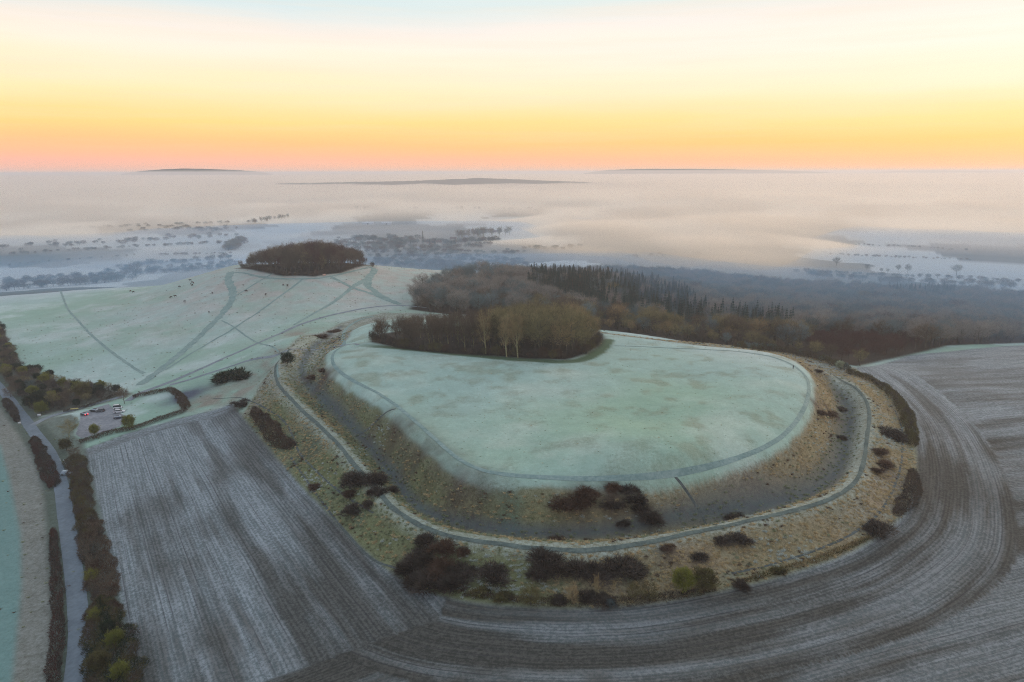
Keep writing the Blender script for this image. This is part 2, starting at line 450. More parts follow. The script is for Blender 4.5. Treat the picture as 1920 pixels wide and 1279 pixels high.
# embankments
on_bank = sst(sd_outer, -1.5, 1.0) * (1 - mP)
right = sst(wx, -20, 45)
south = sst(-wy, -235, -190)
AE = mixc(K(C(0.21, 0.235, 0.12)), K(C(0.42, 0.335, 0.215)), right * 0.75 + 0.8 * (n2 - 0.45))
AE = mixc(AE, K(C(0.30, 0.27, 0.12)), sst(n1, 0.45, 0.7) * right * 0.8)
AE = mixc(AE, K(C(0.12, 0.19, 0.125)), sst(n3 * 0.5 + n2 * 0.5, 0.5, 0.72) * (1 - right * 0.5))
AE = mixc(AE, K(C(0.34, 0.39, 0.36)), (0.30 + .5 * right) * sst(n1 * 0.4 + n3 * 0.6, 0.55, 0.8) + 0.2 * sst(sd_plateau, -3.5, -.5))
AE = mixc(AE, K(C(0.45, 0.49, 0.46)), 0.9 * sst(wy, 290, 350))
AE = mixc(AE, K(C(0.44, 0.47, 0.43)), 0.55 * sst(wx, 60, 110) * (sd_outer < 11) * sst(n3, .3, .6))
BE = mixc(K(C(0.13, 0.14, 0.065)), K(C(0.085, 0.07, 0.045)), sst(n2, 0.45, 0.75))
BE = mixc(BE, K(C(0.20, 0.14, 0.085)), right * 0.5)
# frost-free ditch floor, its shade put into the darker blue-grey colour
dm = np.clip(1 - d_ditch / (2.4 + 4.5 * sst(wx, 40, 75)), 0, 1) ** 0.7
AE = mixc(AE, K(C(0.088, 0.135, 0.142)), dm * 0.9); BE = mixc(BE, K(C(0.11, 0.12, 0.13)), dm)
# crest of the outer bank: pale frosted turf with a straw flank
bm = np.clip(1 - np.maximum(d_bank - 1.6, 0) / 3.2, 0, 1)
AE = mixc(AE, K(C(0.47, 0.54, 0.48)), bm * 0.85); BE = mixc(BE, K(C(0.22, 0.22, 0.14)), bm * 0.7)
# rim of the field
em = np.clip(1 - d_fedge / 3.5, 0, 1)
AE = mixc(AE, K(C(0.34, 0.36, 0.20)), em * (0.4 + 0.4 * right)); 
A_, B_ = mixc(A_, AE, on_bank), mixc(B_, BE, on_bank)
# dark green unfrosted run in front of the hilltop wood
L_run = smooth(pts([(655, 647), (700, 649), (780, 656), (850, 663), (930, 671), (1010, 676), (1062, 678), (1102, 671), (1126, 656), (1142, 638)]), 5)
dr, sr = dline(Pn, L_run, True); dr = full(dr, 99); sr = full(sr, 0)
gm = np.clip(1 - (dr - 1.6 - 1.4 * n3) / 1.6, 0, 1) * sst(sr, 0, 25)
A_, B_ = mixc(A_, K(C(0.085, 0.15, 0.075)), gm * 0.93), mixc(B_, K(C(0.06, 0.10, 0.05)), gm * 0.95)
# wood floors
wm = np.maximum.reduce([sst(sd_wood, -2, 3), sst(sd_clump, -2, 2), sst(sd_round, -2, 2)])
A_, B_ = mixc(A_, K(LITTER), wm), mixc(B_, K(LITTER * 0.6), wm)
# left of the road
P_leftgreen = np.vstack([pts([(-60, 800), (0, 835), (18, 900), (38, 1000), (40, 1100), (30, 1200), (22, 1279)]), [(-190, 90), (-260, 60), (-420, 200), (-420, 340)]])
sg = full(sdist(Pn, P_leftgreen), -999)
P_leftrough = np.vstack([pts([(-60, 725), (8, 760), (60, 830), (98, 905), (100, 1050), (105, 1279)]), [(-125, 60), (-260, 20), (-460, 200), (-460, 360)]])
sg2 = full(sdist(Pn, P_leftrough), -999)
m = sst(sg2, -1, 1)
A_, B_ = mixc(A_, K(C(0.34, 0.36, 0.33)), m), mixc(B_, K(C(0.11, 0.11, 0.085)), m)
m = sst(sg, -1, 1)
A_, B_ = mixc(A_, K(C(0.22, 0.355, 0.335)), m), mixc(B_, K(C(0.13, 0.23, 0.21)), m)
inf0 = (sd_lf > 0) * 1.0
# verge strips, trees by the car park
P_lw = np.vstack([pts([(-60, 700), (0, 715), (35, 765), (60, 785), (120, 770), (200, 748), (250, 738), (190, 728), (110, 715), (40, 690), (20, 650), (0, 610)]), [(-420, 520), (-520, 480)]])
m = full(sst(sdist(Pn, P_lw), -2, 2), 0)
A_, B_ = mixc(A_, K(C(0.15, 0.155, 0.12)), m * 0.9), mixc(B_, K(C(0.07, 0.065, 0.05)), m)
P_verge = np.vstack([pts([(60, 800), (85, 786), (135, 777), (150, 790), (138, 815), (158, 832), (175, 900), (200, 1020), (225, 1120), (250, 1279), (255, 1350), (110, 1350), (118, 1200), (112, 1000), (100, 880)])])
m = full(sst(sdist(Pn, P_verge), -1, 1), 0)
A_, B_ = mixc(A_, K(C(0.20, 0.25, 0.21)), m * 0.9), mixc(B_, K(C(0.09, 0.10, 0.08)), m)
L_road = smooth(pts([(-60, 668), (0, 727), (40, 778), (65, 812), (93, 850), (112, 900), (122, 960), (135, 1050), (145, 1130), (148, 1200), (140, 1279), (125, 1340)]), 6)
L_lane = smooth(pts([(62, 797), (90, 783), (130, 771), (180, 757), (232, 743)]), 6)
drd = full(dline(Pn, L_road), 999); dln = full(dline(Pn, L_lane), 999)
m = (1 - sst(drd, 4.5, 7)) * 0.95
A_, B_ = mixc(A_, K(C(0.13, 0.175, 0.145)), m), mixc(B_, K(C(0.06, 0.07, 0.05)), m)
m = (1 - sst(dln, 3.0, 5)) * 0.8
A_, B_ = mixc(A_, K(C(0.24, 0.29, 0.25)), m), mixc(B_, K(C(0.11, 0.11, 0.08)), m)
# worn dark blue-grey hollow beside the track
q = pts([(352, 742)])[0]
m = np.exp(-(((wx - q[0]) / 11) ** 2 + ((wy - q[1]) / 11) ** 2)) * (0.5 + n3)
A_, B_ = mixc(A_, K(C(0.13, 0.16, 0.21)), m * 1.2), mixc(B_, K(C(0.06, 0.07, 0.10)), m * 1.2)
# rough tawny ground between the bank and the track
for px, py, rd in [(480, 700, 15), (500, 740, 13), (455, 735, 13), (410, 742, 11), (560, 625, 14), (380, 758, 10), (520, 660, 9)]:
    q = pts([(px, py)])[0]
    m = np.exp(-(((wx - q[0]) / rd) ** 2 + ((wy - q[1]) / rd) ** 2)) * np.clip(n3 * 2.4 - .35, 0, 1) * .85 * (gr < 600) * (inf0 < .5)
    A_, B_ = mixc(A_, K(C(0.40, 0.36, 0.30)), m), mixc(B_, K(C(0.17, 0.14, 0.11)), m)
# red-brown patches of dead bracken on the banks (pixel, radius, strength)
for px, py, rd, st in [(590, 690, 6, .9), (575, 715, 6, .8), (610, 705, 5, .9), (632, 700, 3, .9), (600, 630, 8, .7), (625, 640, 6, .7), (575, 745, 3, .5), (760, 800, 7, .6), (790, 830, 7, .7), (820, 860, 7, .7), (740, 800, 6, .5),
                       (1085, 935, 4, .7), (1150, 935, 4, .7), (1540, 770, 5, .8), (1560, 775, 4, .8), (1525, 700, 2.5, .9), (1540, 715, 2.5, .9), (1550, 730, 2.5, .7), (1650, 860, 5, .7), (1655, 885, 5, .7), (500, 700, 8, .35), (1040, 1010, 3, .5), (1290, 1060, 4, .4), (1260, 1040, 4, .5),
                       (1545, 660, 3, .4), (880, 930, 8, .4), (860, 900, 7, .5), (700, 800, 6, .4), (1130, 1165, 2, .0)]:
    q = pts([(px, py)])[0]
    m = np.exp(-(((wx - q[0]) / rd) ** 2 + ((wy - q[1]) / rd) ** 2)) * st * np.clip(n3 * 2.2 - 0.2, 0, 1.3)
    A_, B_ = mixc(A_, K(C(0.115, 0.075, 0.055)), m), mixc(B_, K(C(0.05, 0.035, 0.03)), m)
# valley fields beyond
far = sst(gr, 760, 860)
cell = vnoise(np.floor(wx / 210 + 0.8 * n4) * 7.3, np.floor(wy / 330 + 0.6 * n4) * 3.1, 77)
AV = mixc(K(C(0.60, 0.66, 0.66)), K(C(0.11, 0.15, 0.15)), sst(cell, .3, .7))
BV = AV * 0.8
keepwood = (1 - sst(sd_wood, -2, 3)) * (1 - mP)
hillm = (1 - sst(gr, 900, 1000)) * sst(gz, 30, 45)
A_, B_ = mixc(A_, AV, far * keepwood * (1 - hillm)), mixc(B_, BV, far * keepwood * (1 - hillm))

# ploughed fields: coordinate across the drill rows, and the run along them
lr = pts([(455, 800), (700, 1090)]); dl = (lr[1] - lr[0]) / np.linalg.norm(lr[1] - lr[0])
across_l = (wx - lr[0, 0]) * dl[1] - (wy - lr[0, 1]) * dl[0]
along_l = (wx - lr[0, 0]) * dl[0] + (wy - lr[0, 1]) * dl[1]
rr_ = pts([(1000, 1279), (1900, 1060)]); dr_ = (rr_[1] - rr_[0]) / np.linalg.norm(rr_[1] - rr_[0])
across_s = (wx - rr_[0, 0]) * dr_[1] - (wy - rr_[0, 1]) * dr_[0]
along_s = (wx - rr_[0, 0]) * dr_[0] + (wy - rr_[0, 1]) * dr_[1]
hw = 26.0
head = (d_fedge < hw + 5 * (n4 - 0.5)) & (sd_rf > -30)
across_r = np.where(head, d_fedge, across_s + 300)
along_r = np.where(head, s_fedge, along_s)
isl = sd_lf > 0
headl = isl & (full(dline(Pn, np.vstack([lf, ])), 99) < 9)
dlf = full(dline(Pn, lf), 99)
across = np.where(isl, np.where(headl, dlf + 500, across_l), across_r)
along = np.where(isl, np.where(headl, -wx, along_l), along_r)
# frost lies in long streaks
st = fbm(across / 1.5, along / 38, 41, 4); st2 = fbm(across / 5, along / 80, 47, 4); st3 = fbm(wx / 45, wy / 45, 49, 6)
frost = sst(0.20 * st + 0.48 * st2 + 0.32 * st3, 0.42, 0.66)
north = sst(wy, 210, 400) * sst(wx, 60, 200)
leftish = np.where(isl, 0.62 * sst(-wx, 20, 190) + 0.12, 0)
frost = np.clip(frost * 0.85 + north * 0.75 + leftish * (0.5 + 0.9 * (st3 - 0.3)) - 0.12 * (1 - isl), 0, 1)
AF = mixc(K(SOIL), K(SOILF), frost * 0.7)
AF = mixc(AF, K(C(0.10, 0.09, 0.07)), sst(st2, 0.5, 0.7) * (1 - frost) * 0.8)
BF = mixc(K(C(0.05, 0.052, 0.046)), K(C(0.15, 0.185, 0.19)), frost)
inf = np.clip(sst(sd_lf, -1.2, 0.6) + sst(sd_rf, -1.2, 0.6), 0, 1)
A_, B_ = mixc(A_, AF, inf), mixc(B_, BF, inf)

# region of each face -> its own object
region = np.zeros(NV, int)
region[(sd_outer > 0)] = 1
region[(sd_plateau > 0)] = 2
region[(sd_wood > 0)] = 5
region[(sd_lf > 0)] = 3
region[(sd_rf > 0)] = 4
region[gr > 1000] = 6


# ------------------------------------------------------------------ materials
def new_mat(name):
    m = bpy.data.materials.new(name); m.use_nodes = True
    nt = m.node_tree; nt.nodes.clear()
    out = nt.nodes.new('ShaderNodeOutputMaterial'); b = nt.nodes.new('ShaderNodeBsdfPrincipled')
    nt.links.new(b.outputs[0], out.inputs[0])
    b.inputs['Roughness'].default_value = 0.95
    b.inputs['Specular IOR Level'].default_value = 0.1
    return m, nt, b


class G:
    """tiny node-graph helper"""
    def __init__(s, nt): s.nt = nt
    def n(s, t, **k):
        x = s.nt.nodes.new(t)
        for a, v in k.items(): setattr(x, a, v)
        return x
    def put(s, sock, v):
        if hasattr(v, 'is_output') or isinstance(v, bpy.types.NodeSocket): s.nt.links.new(v, sock)
        elif isinstance(v, (tuple, list)): sock.default_value = (*v, 1) if len(v) == 3 and len(sock.default_value) == 4 else v
        else: sock.default_value = v
    def math(s, op, a, b=0.0, clamp=False):
        x = s.n('ShaderNodeMath', operation=op, use_clamp=clamp); s.put(x.inputs[0], a); s.put(x.inputs[1], b); return x.outputs[0]
    def noise(s, vec, scale, detail=4, rough=0.55):
        x = s.n('ShaderNodeTexNoise'); s.put(x.inputs['Vector'], vec); x.inputs['Scale'].default_value = scale
        x.inputs['Detail'].default_value = detail; x.inputs['Roughness'].default_value = rough; return x.outputs[0]
    def rng(s, v, a, b, c=0.0, d=1.0):
        x = s.n('ShaderNodeMapRange'); s.put(x.inputs[0], v)
        for i, q in enumerate((a, b, c, d)): s.put(x.inputs[i + 1], q)
        return x.outputs[0]
    def mix(s, f, a, b, blend='MIX'):
        x = s.n('ShaderNodeMix', data_type='RGBA', blend_type=blend); s.put(x.inputs[0], f); s.put(x.inputs[6], a); s.put(x.inputs[7], b); return x.outputs[2]
    def scale(s, vec, sc):
        x = s.n('ShaderNodeMapping'); s.put(x.inputs[0], vec); x.inputs['Scale'].default_value = sc; return x.outputs[0]
    def attr(s, name, out='Color'):
        return s.n('ShaderNodeAttribute', attribute_name=name).outputs[out]
    def pos(s): return s.n('ShaderNodeNewGeometry').outputs['Position']
    def bump(s, h, strength, dist):
        x = s.n('ShaderNodeBump'); s.put(x.inputs['Height'], h); x.inputs['Strength'].default_value = strength; x.inputs['Distance'].default_value = dist; return x.outputs[0]


def mat_turf(name, contrast=1.0, bump=0.6):
    m, nt, b = new_mat(name); g = G(nt); p = g.pos()
    a, c = g.attr('cover_a'), g.attr('cover_b')
    f = g.noise(p, 0.9, 5, 0.7); f2 = g.noise(p, 0.17, 4, 0.6); f3 = g.noise(p, 3.2, 3, 0.6)
    t = g.math('ADD', g.math('MULTIPLY', f, 0.5), g.math('MULTIPLY', f3, 0.3)); t = g.math('ADD', t, g.math('MULTIPLY', f2, 0.2))
    col = g.mix(g.rng(t, 0.5 - 0.16 / contrast, 0.5 + 0.16 / contrast), c, a)
    # lone dark tufts
    v = g.n('ShaderNodeTexVoronoi'); g.put(v.inputs['Vector'], p); v.inputs['Scale'].default_value = 0.22; v.inputs['Randomness'].default_value = 1.0
    tf = g.rng(v.outputs['Distance'], 0.05, 0.16, 0.55, 0.0)
    tf = g.math('MULTIPLY', tf, g.rng(f2, 0.5, 0.6))
    col = g.mix(tf, col, c)
    g.put(b.inputs['Base Color'], col)
    g.put(b.inputs['Normal'], g.bump(t, bump, 0.5))
    return m


def mat_plough(name):
    m, nt, b = new_mat(name); g = G(nt); p = g.pos()
    a, c = g.attr('cover_a'), g.attr('cover_b'); r = g.attr('rows', 'Vector')
    sp = g.n('ShaderNodeSeparateXYZ'); g.put(sp.inputs[0], r)
    wob = g.math('MULTIPLY', g.noise(g.scale(r, (0.25, 0.02, 1)), 1.0, 2), 0.2)
    x = g.math('ADD', sp.outputs[0], wob)
    w1 = g.math('SINE', g.math('MULTIPLY', x, 2 * math.pi / 0.95))
    stretched = g.noise(g.scale(r, (1.4, 0.05, 1)), 1.0, 4, 0.65)
    grit = g.noise(p, 1.1, 6, 0.85)
    blot = g.noise(g.scale(r, (0.5, 0.03, 1)), 1.0, 4, 0.6)
    t = g.math('ADD', g.math('MULTIPLY', stretched, 0.20), g.math('MULTIPLY', grit, 0.64)); t = g.math('ADD', t, g.math('MULTIPLY', blot, 0.16))
    t = g.math('ADD', t, g.math('MULTIPLY', w1, 0.022))
    col = g.mix(g.rng(t, 0.45, 0.56), c, a)
    # wheel tracks every 12 m or so: a dark pair of lines
    md = g.math('PINGPONG', g.math('ADD', sp.outputs[0], g.math('MULTIPLY', wob, 0.3)), 3.6)
    tr = g.rng(g.math('ABSOLUTE', g.math('SUBTRACT', md, 0.9)), 0.05, 0.22, 0.6, 0.0)
    col = g.mix(g.math('MULTIPLY', tr, g.rng(blot, 0.40, 0.60)), col, (0.045, 0.045, 0.05))
    g.put(b.inputs['Base Color'], col)
    g.put(b.inputs['Normal'], g.bump(g.math('ADD', g.math('MULTIPLY', w1, 0.10), grit), 0.5, 0.35))
    return m


M_TURF = mat_turf('frosted_turf'); M_ROUGH = mat_turf('rough_bank_grass', 1.7, 1.0); M_PL = mat_plough('frosted_plough')
M_VALLEY = mat_turf('valley_fields', 0.8, 0.2)

# ------------------------------------------------------------------ ground meshes
faces_i, faces_j = np.meshgrid(np.arange(NR - 1), np.arange(NA - 1), indexing='ij')
faces_i, faces_j = faces_i.ravel(), faces_j.ravel()
Q = np.stack([faces_i * NA + faces_j, (faces_i + 1) * NA + faces_j, (faces_i + 1) * NA + faces_j + 1, faces_i * NA + faces_j + 1], -1)[:, ::-1]
# the seam behind the camera
i_ = np.arange(NR - 1)
Qs = np.stack([i_ * NA + NA - 1, (i_ + 1) * NA + NA - 1, (i_ + 1) * NA, i_ * NA], -1)[:, ::-1]
Q = np.vstack([Q, Qs])
XYZ = np.stack([GX.ravel(), GY.ravel(), gz], -1)
freg = region[Q[:, 0]]


def mesh_from(name, V, F, attrs=(), mat=None, smooth_=True):
    me = bpy.data.meshes.new(name)
    me.vertices.add(len(V)); me.vertices.foreach_set('co', np.asarray(V, np.float32).ravel())
    k = F.shape[1]
    me.loops.add(F.size); me.loops.foreach_set('vertex_index', F.astype(np.int32).ravel())
    me.polygons.add(len(F)); me.polygons.foreach_set('loop_start', np.arange(0, F.size, k, dtype=np.int32))
    me.update(calc_edges=True)
    if smooth_: me.polygons.foreach_set('use_smooth', np.ones(len(F), bool))
    for nm, typ, dat in attrs:
        at_ = me.attributes.new(nm, typ, 'POINT')
        at_.data.foreach_set('color' if typ == 'FLOAT_COLOR' else 'vector' if typ == 'FLOAT_VECTOR' else 'value', np.asarray(dat, np.float32).ravel())
    if mat: me.materials.append(mat)
    me.validate()
    return me


def link(name, me, parent=None, loc=None, **props):
    o = bpy.data.objects.new(name, me); COL.objects.link(o)
    if parent: o.parent = parent
    if loc is not None: o.location = loc
    for k, v in props.items(): o[k] = v
    return o


def rgba(A): return np.hstack([A, np.ones((len(A), 1))])


rows = np.stack([across, along, np.zeros(NV)], -1)
for rid, nm, mt, lb, ct in [(0, 'pasture', M_TURF, 'frosted pale green pasture sloping up to the round wooded hill', 'pasture'),
                            (1, 'embankment', M_ROUGH, 'rough tawny grass bank and ditch ringing the hilltop', 'embankment'),
                            (2, 'hilltop_meadow', M_TURF, 'flat frosted green meadow inside the earthwork', 'meadow'),
                            (3, 'ploughed_field', M_PL, 'ploughed field with frosted rows beside the narrow road', 'field'),
                            (4, 'ploughed_field', M_PL, 'ploughed field curving round the foot of the earthwork', 'field'),
                            (5, 'woodland_ground', M_ROUGH, 'dark leaf litter under the wood', 'ground'),
                            (6, 'valley_ground', M_VALLEY, 'misty patchwork of fields in the valley', 'ground')]:
    F = Q[freg == rid]
    if not len(F): continue
    u, inv = np.unique(F, return_inverse=True)
    me = mesh_from(nm, XYZ[u], inv.reshape(F.shape), [('cover_a', 'FLOAT_COLOR', rgba(A_[u])), ('cover_b', 'FLOAT_COLOR', rgba(B_[u])), ('rows', 'FLOAT_VECTOR', rows[u])], mt)
    link(nm, me, kind='structure', label=lb, category=ct)


# ------------------------------------------------------------------ paths, road, car park
def mat_flat(name, c1, c2, scale=1.5, rough=0.95, bump=0.3, lo=0.4, hi=0.62):
    m, nt, b = new_mat(name); g = G(nt); p = g.pos()
    t = g.noise(p, scale, 4, 0.65); t2 = g.noise(p, scale * 0.15, 3)
    g.put(b.inputs['Base Color'], g.mix(g.rng(g.math('ADD', g.math('MULTIPLY', t, 0.6), g.math('MULTIPLY', t2, 0.4)), lo, hi), c1, c2))
    g.put(b.inputs['Normal'], g.bump(t, bump, 0.1)); b.inputs['Roughness'].default_value = rough
    return m


M_TRAIL = mat_flat('trodden_turf', (0.19, 0.285, 0.265), (0.31, 0.41, 0.38), 1.0)
M_TRAILD = mat_flat('bare_trail', (0.07, 0.085, 0.08), (0.14, 0.165, 0.16))
M_BANKP = mat_flat('worn_turf_path', (0.085, 0.115, 0.105), (0.17, 0.215, 0.19), 1.2)
M_TRACK = mat_flat('gravel_track', (0.19, 0.22, 0.24), (0.31, 0.35, 0.38))
M_ROAD = mat_flat('asphalt', (0.15, 0.185, 0.215), (0.205, 0.25, 0.285), 0.8)
M_PARK = mat_flat('frosted_gravel', (0.21, 0.225, 0.245), (0.33, 0.345, 0.37), 0.7)


def strip(name, P, width, mat, label, cat, lift=0.09, step=1.5, nx=4, rag=0.12, seed=1, top=None):
    P = resample(smooth(P, 6), step)
    T = np.gradient(P, axis=0); T /= np.linalg.norm(T, axis=1)[:, None] + 1e-9
    Nn = np.stack([T[:, 1], -T[:, 0]], -1)
    w = np.interp(np.linspace(0, 1, len(P)), np.linspace(0, 1, len(width)), width) if isinstance(width, (list, tuple)) else np.full(len(P), float(width))
    s = np.arange(len(P)) * step
    wl = w / 2 * (1 + rag * 2 * (fbm(s / 3, s * 0 + 1, seed, 3) - 0.5)); wr = w / 2 * (1 + rag * 2 * (fbm(s / 3, s * 0 + 9, seed + 5, 3) - 0.5))
    V = []
    for k in range(nx + 1):
        t = k / nx; off = -wl * (1 - t) + wr * t
        q = P + Nn * off[:, None]
        V.append(np.column_stack([q, H(q[:, 0], q[:, 1]) + lift]))
    V = np.stack(V, 1); m_, k_ = V.shape[:2]
    ii, jj = np.meshgrid(np.arange(m_ - 1), np.arange(k_ - 1), indexing='ij'); ii, jj = ii.ravel(), jj.ravel()
    F = np.stack([ii * k_ + jj, ii * k_ + jj + 1, (ii + 1) * k_ + jj + 1, (ii + 1) * k_ + jj], -1)
    me = mesh_from(name, V.reshape(-1, 3), F, mat=mat)
    return link(name, me, kind='structure', label=label, category=cat)


strip('footpath', pts([(p[0], p[1]) for p in RIM] + [(1330, 656), (1240, 652), (1150, 648)]), [1.35] * 22 + [1.2, 0.8, 0.5], M_TRAIL, 'worn footpath round the rim of the hilltop meadow', 'path', seed=3)
_c = np.array([20.0, 250.0]); _wb = W_bank[1:, :2]
strip('footpath', _wb + (_wb - _c) / np.linalg.norm(_wb - _c, axis=1)[:, None] * 0.9, [1.0, 1.2, 1.3, 1.3, 1.25, 1.4, 1.3, 1.2, 1.1], M_BANKP, 'dark footpath along the crest of the outer bank', 'path', seed=4, lift=0.2, step=0.8, nx=6, rag=0.35)
strip('track', pts([(240, 752), (262, 738), (330, 712), (400, 681), (480, 645), (560, 610), (630, 589), (700, 576), (750, 573), (800, 577)]), [4.2, 4, 3.2, 3, 2.8, 2.6, 2.2], M_TRACK, 'grey stony track climbing towards the saddle between the hills', 'track', seed=5)
strip('footpath', pts([(318, 722), (380, 704), (430, 688), (470, 675), (530, 661), (600, 655), (640, 648), (672, 647)]), [3, 2.4, 2, 1.6, 1.4, 1.6], M_TRACK, 'narrow path crossing the ditch to the hilltop meadow', 'path', seed=6)
for w_, L_, lb in [([5.5, 5.5, 5, 5.5, 6, 6], [(262, 722), (330, 670), (380, 625), (415, 590), (433, 565), (436, 545), (429, 525), (432, 510)], 'broad trodden trail up the pasture to the left end of the round wood'),
                   ([1.8, 1.8], [(310, 694), (372, 655), (450, 608), (540, 545), (568, 523)], 'thin straight trail up to the front of the round wood'),
                   ([1.8, 2.6, 4, 5], [(550, 610), (620, 570), (662, 538), (690, 522), (702, 506), (692, 500)], 'trail climbing from the track to the right end of the round wood'),
                   ([3, 3, 3], [(434, 511), (500, 521), (560, 523), (620, 518), (690, 502)], 'trail skirting the foot of the round wood'),
                   ([3, 4, 5], [(620, 519), (660, 539), (700, 552), (750, 571)], 'trail slanting down from the round wood to the saddle'),
                   ([5, 6, 5], [(704, 505), (689, 530), (706, 549), (742, 568)], 'wide trail bending down the right shoulder of the round hill'),
                   ([1.6, 1.6], [(438, 557), (480, 531), (512, 513)], 'short trail joining the broad trail to the wood'),
                   ([2.2, 1.5, 1.5, 1.8], [(112, 546), (125, 575), (150, 605), (185, 640), (220, 668), (270, 700)], 'winding trail through the lower pasture'),
                   ([1.5, 1.5], [(-20, 549), (110, 545), (250, 533), (320, 517)], 'faint trail along the top of the pasture'),
                   ([1.1, 1.1], [(415, 601), (445, 618), (490, 645), (522, 660)], 'thin trail crossing both paths'),
                   ([2.0, 2.0], [(645, 648), (643, 630), (652, 614), (672, 601), (700, 593)], 'footpath round the back of the meadow'),
                   ([1.3, 1.2], [(520, 684), (519, 695), (522, 708)], 'short link path by the round shrub')]:
    strip('footpath', pts(L_), w_, M_TRAIL, lb, 'path', seed=len(lb), rag=0.5)
for w_, L_, lb in [(0.6, [(742, 767), (705, 791), (668, 815)], 'straight worn line down the left bank'),
                   (0.6, [(1265, 893), (1290, 925), (1308, 953), (1320, 975), (1345, 985)], 'worn line down the right bank into the ditch'),
                   (0.55, [(400, 747), (450, 746), (505, 770), (540, 800), (562, 850), (600, 890), (640, 925), (700, 962)], 'thin trail along the foot of the left bank'),
                   (0.6, [(545, 858), (610, 950), (660, 1012), (700, 1050), (745, 1066)], 'thin trail beside the left field edge'),
                   (0.6, [(1372, 1076), (1450, 1058), (1530, 1032), (1600, 1000), (1650, 960), (1680, 905), (1692, 850), (1690, 800), (1678, 770)], 'thin trail inside the right field edge')]:
    strip('footpath', pts(L_), w_, M_TRAILD, lb, 'path', seed=len(lb), lift=0.07, rag=0.3, nx=2)
strip('road', pts([(-60, 668), (0, 727), (40, 778), (65, 812), (93, 850), (112, 900), (122, 960), (135, 1050), (145, 1130), (148, 1200), (140, 1279), (125, 1340)]), 4.7, M_ROAD, 'narrow grey road running down the left side', 'road', seed=9, rag=0.04)
strip('road', pts([(62, 797), (90, 783), (130, 771), (180, 757), (232, 743)]), 3.2, M_TRACK, 'short lane leading to the car park', 'road', seed=10, rag=0.08, lift=0.13)
strip('layby', pts([(112, 868), (124, 885), (134, 915), (140, 960), (144, 1000)]), [1.5, 4.5, 3.5, 2.5, 1], M_TRAILD, 'muddy layby beside the narrow road', 'layby', seed=12, lift=0.06)


def patch(name, poly, mat, label, cat, lift=0.1, step=1.2):
    x0, y0 = poly.min(0) - 2; x1, y1 = poly.max(0) + 2
    xs, ys = np.arange(x0, x1, step), np.arange(y0, y1, step)
    X, Y = np.meshgrid(xs, ys, indexing='ij')
    P = np.stack([X.ravel(), Y.ravel()], -1)
    d = sdist(P, poly) + 1.0 * (fbm(P[:, 0] / 3, P[:, 1] / 3, 8, 3) - 0.5)
    V = np.column_stack([P, H(P[:, 0], P[:, 1]) + lift])
    ny = len(ys)
    ii, jj = np.meshgrid(np.arange(len(xs) - 1), np.arange(ny - 1), indexing='ij'); ii, jj = ii.ravel(), jj.ravel()
    F = np.stack([ii * ny + jj, (ii + 1) * ny + jj, (ii + 1) * ny + jj + 1, ii * ny + jj + 1], -1)
    F = F[(d[F] > 0).all(1)]
    u, inv = np.unique(F, return_inverse=True)
    return link(name, mesh_from(name, V[u], inv.reshape(F.shape), mat=mat), kind='structure', label=label, category=cat)


patch('car_park', pts([(148, 790), (150, 775), (185, 763), (204, 757), (214, 765), (238, 782), (228, 800), (190, 812), (150, 824), (140, 815)]), M_PARK, 'frosted gravel car park beside the ploughed field', 'car park', step=0.6)


# ------------------------------------------------------------------ plants
def slivers(P, D, Lg, Wd, rng, droop=0.0):
    """thin triangles starting at P along D"""
    k = len(P)
    D = D / (np.linalg.norm(D, axis=1)[:, None] + 1e-9)
    R_ = rng.normal(size=(k, 3)); S_ = np.cross(D, R_); S_ /= np.linalg.norm(S_, axis=1)[:, None] + 1e-9
    T = P + D * Lg[:, None]; T[:, 2] -= droop * Lg
    V = np.stack([P - S_ * Wd[:, None] / 2, P + S_ * Wd[:, None] / 2, T], 1).reshape(-1, 3)
    F = np.arange(3 * k).reshape(-1, 3)
    return V, F


def tube(path, r0, r1, k=5):
    path = np.array(path); m_ = len(path); V = []
    T = np.gradient(path, axis=0); T /= np.linalg.norm(T, axis=1)[:, None] + 1e-9
    for i in range(m_):
        up = np.array([1.0, 0, 0]) if abs(T[i][2]) > 0.7 else np.array([0, 0, 1.0])
        a = np.cross(T[i], up); a /= np.linalg.norm(a); b = np.cross(T[i], a)
        r = r0 + (r1 - r0) * i / (m_ - 1)
        for q in range(k):
            an = 2 * math.pi * q / k
            V.append(path[i] + r * (a * math.cos(an) + b * math.sin(an)))
    F = [(i * k + q, i * k + (q + 1) % k, (i + 1) * k + (q + 1) % k, (i + 1) * k + q) for i in range(m_ - 1) for q in range(k)]
    return np.array(V), np.array(F)


def join(parts):
    V, F, o = [], [], 0
    for v, f in parts:
        V.append(v)
        if f.shape[1] == 4: f = np.vstack([f[:, [0, 1, 2]], f[:, [0, 2, 3]]])
        F.append(f + o); o += len(v)
    return np.vstack(V), np.vstack(F)


def mat_twig(name, c1, c2, c3=None, dark=0.55):
    m, nt, b = new_mat(name); g = G(nt)
    oi = g.n('ShaderNodeObjectInfo'); tc = g.n('ShaderNodeTexCoord')
    ns = g.noise(tc.outputs['Object'], 0.35, 3, 0.6)
    c = g.mix(oi.outputs['Random'], c1, c2)
    c = g.mix(g.rng(ns, 0.4, 0.62, 0, 0.8), c, c3 or tuple(x * dark for x in c1))
    g.put(b.inputs['Base Color'], c)
    b.inputs['Specular IOR Level'].default_value = 0.05
    return m


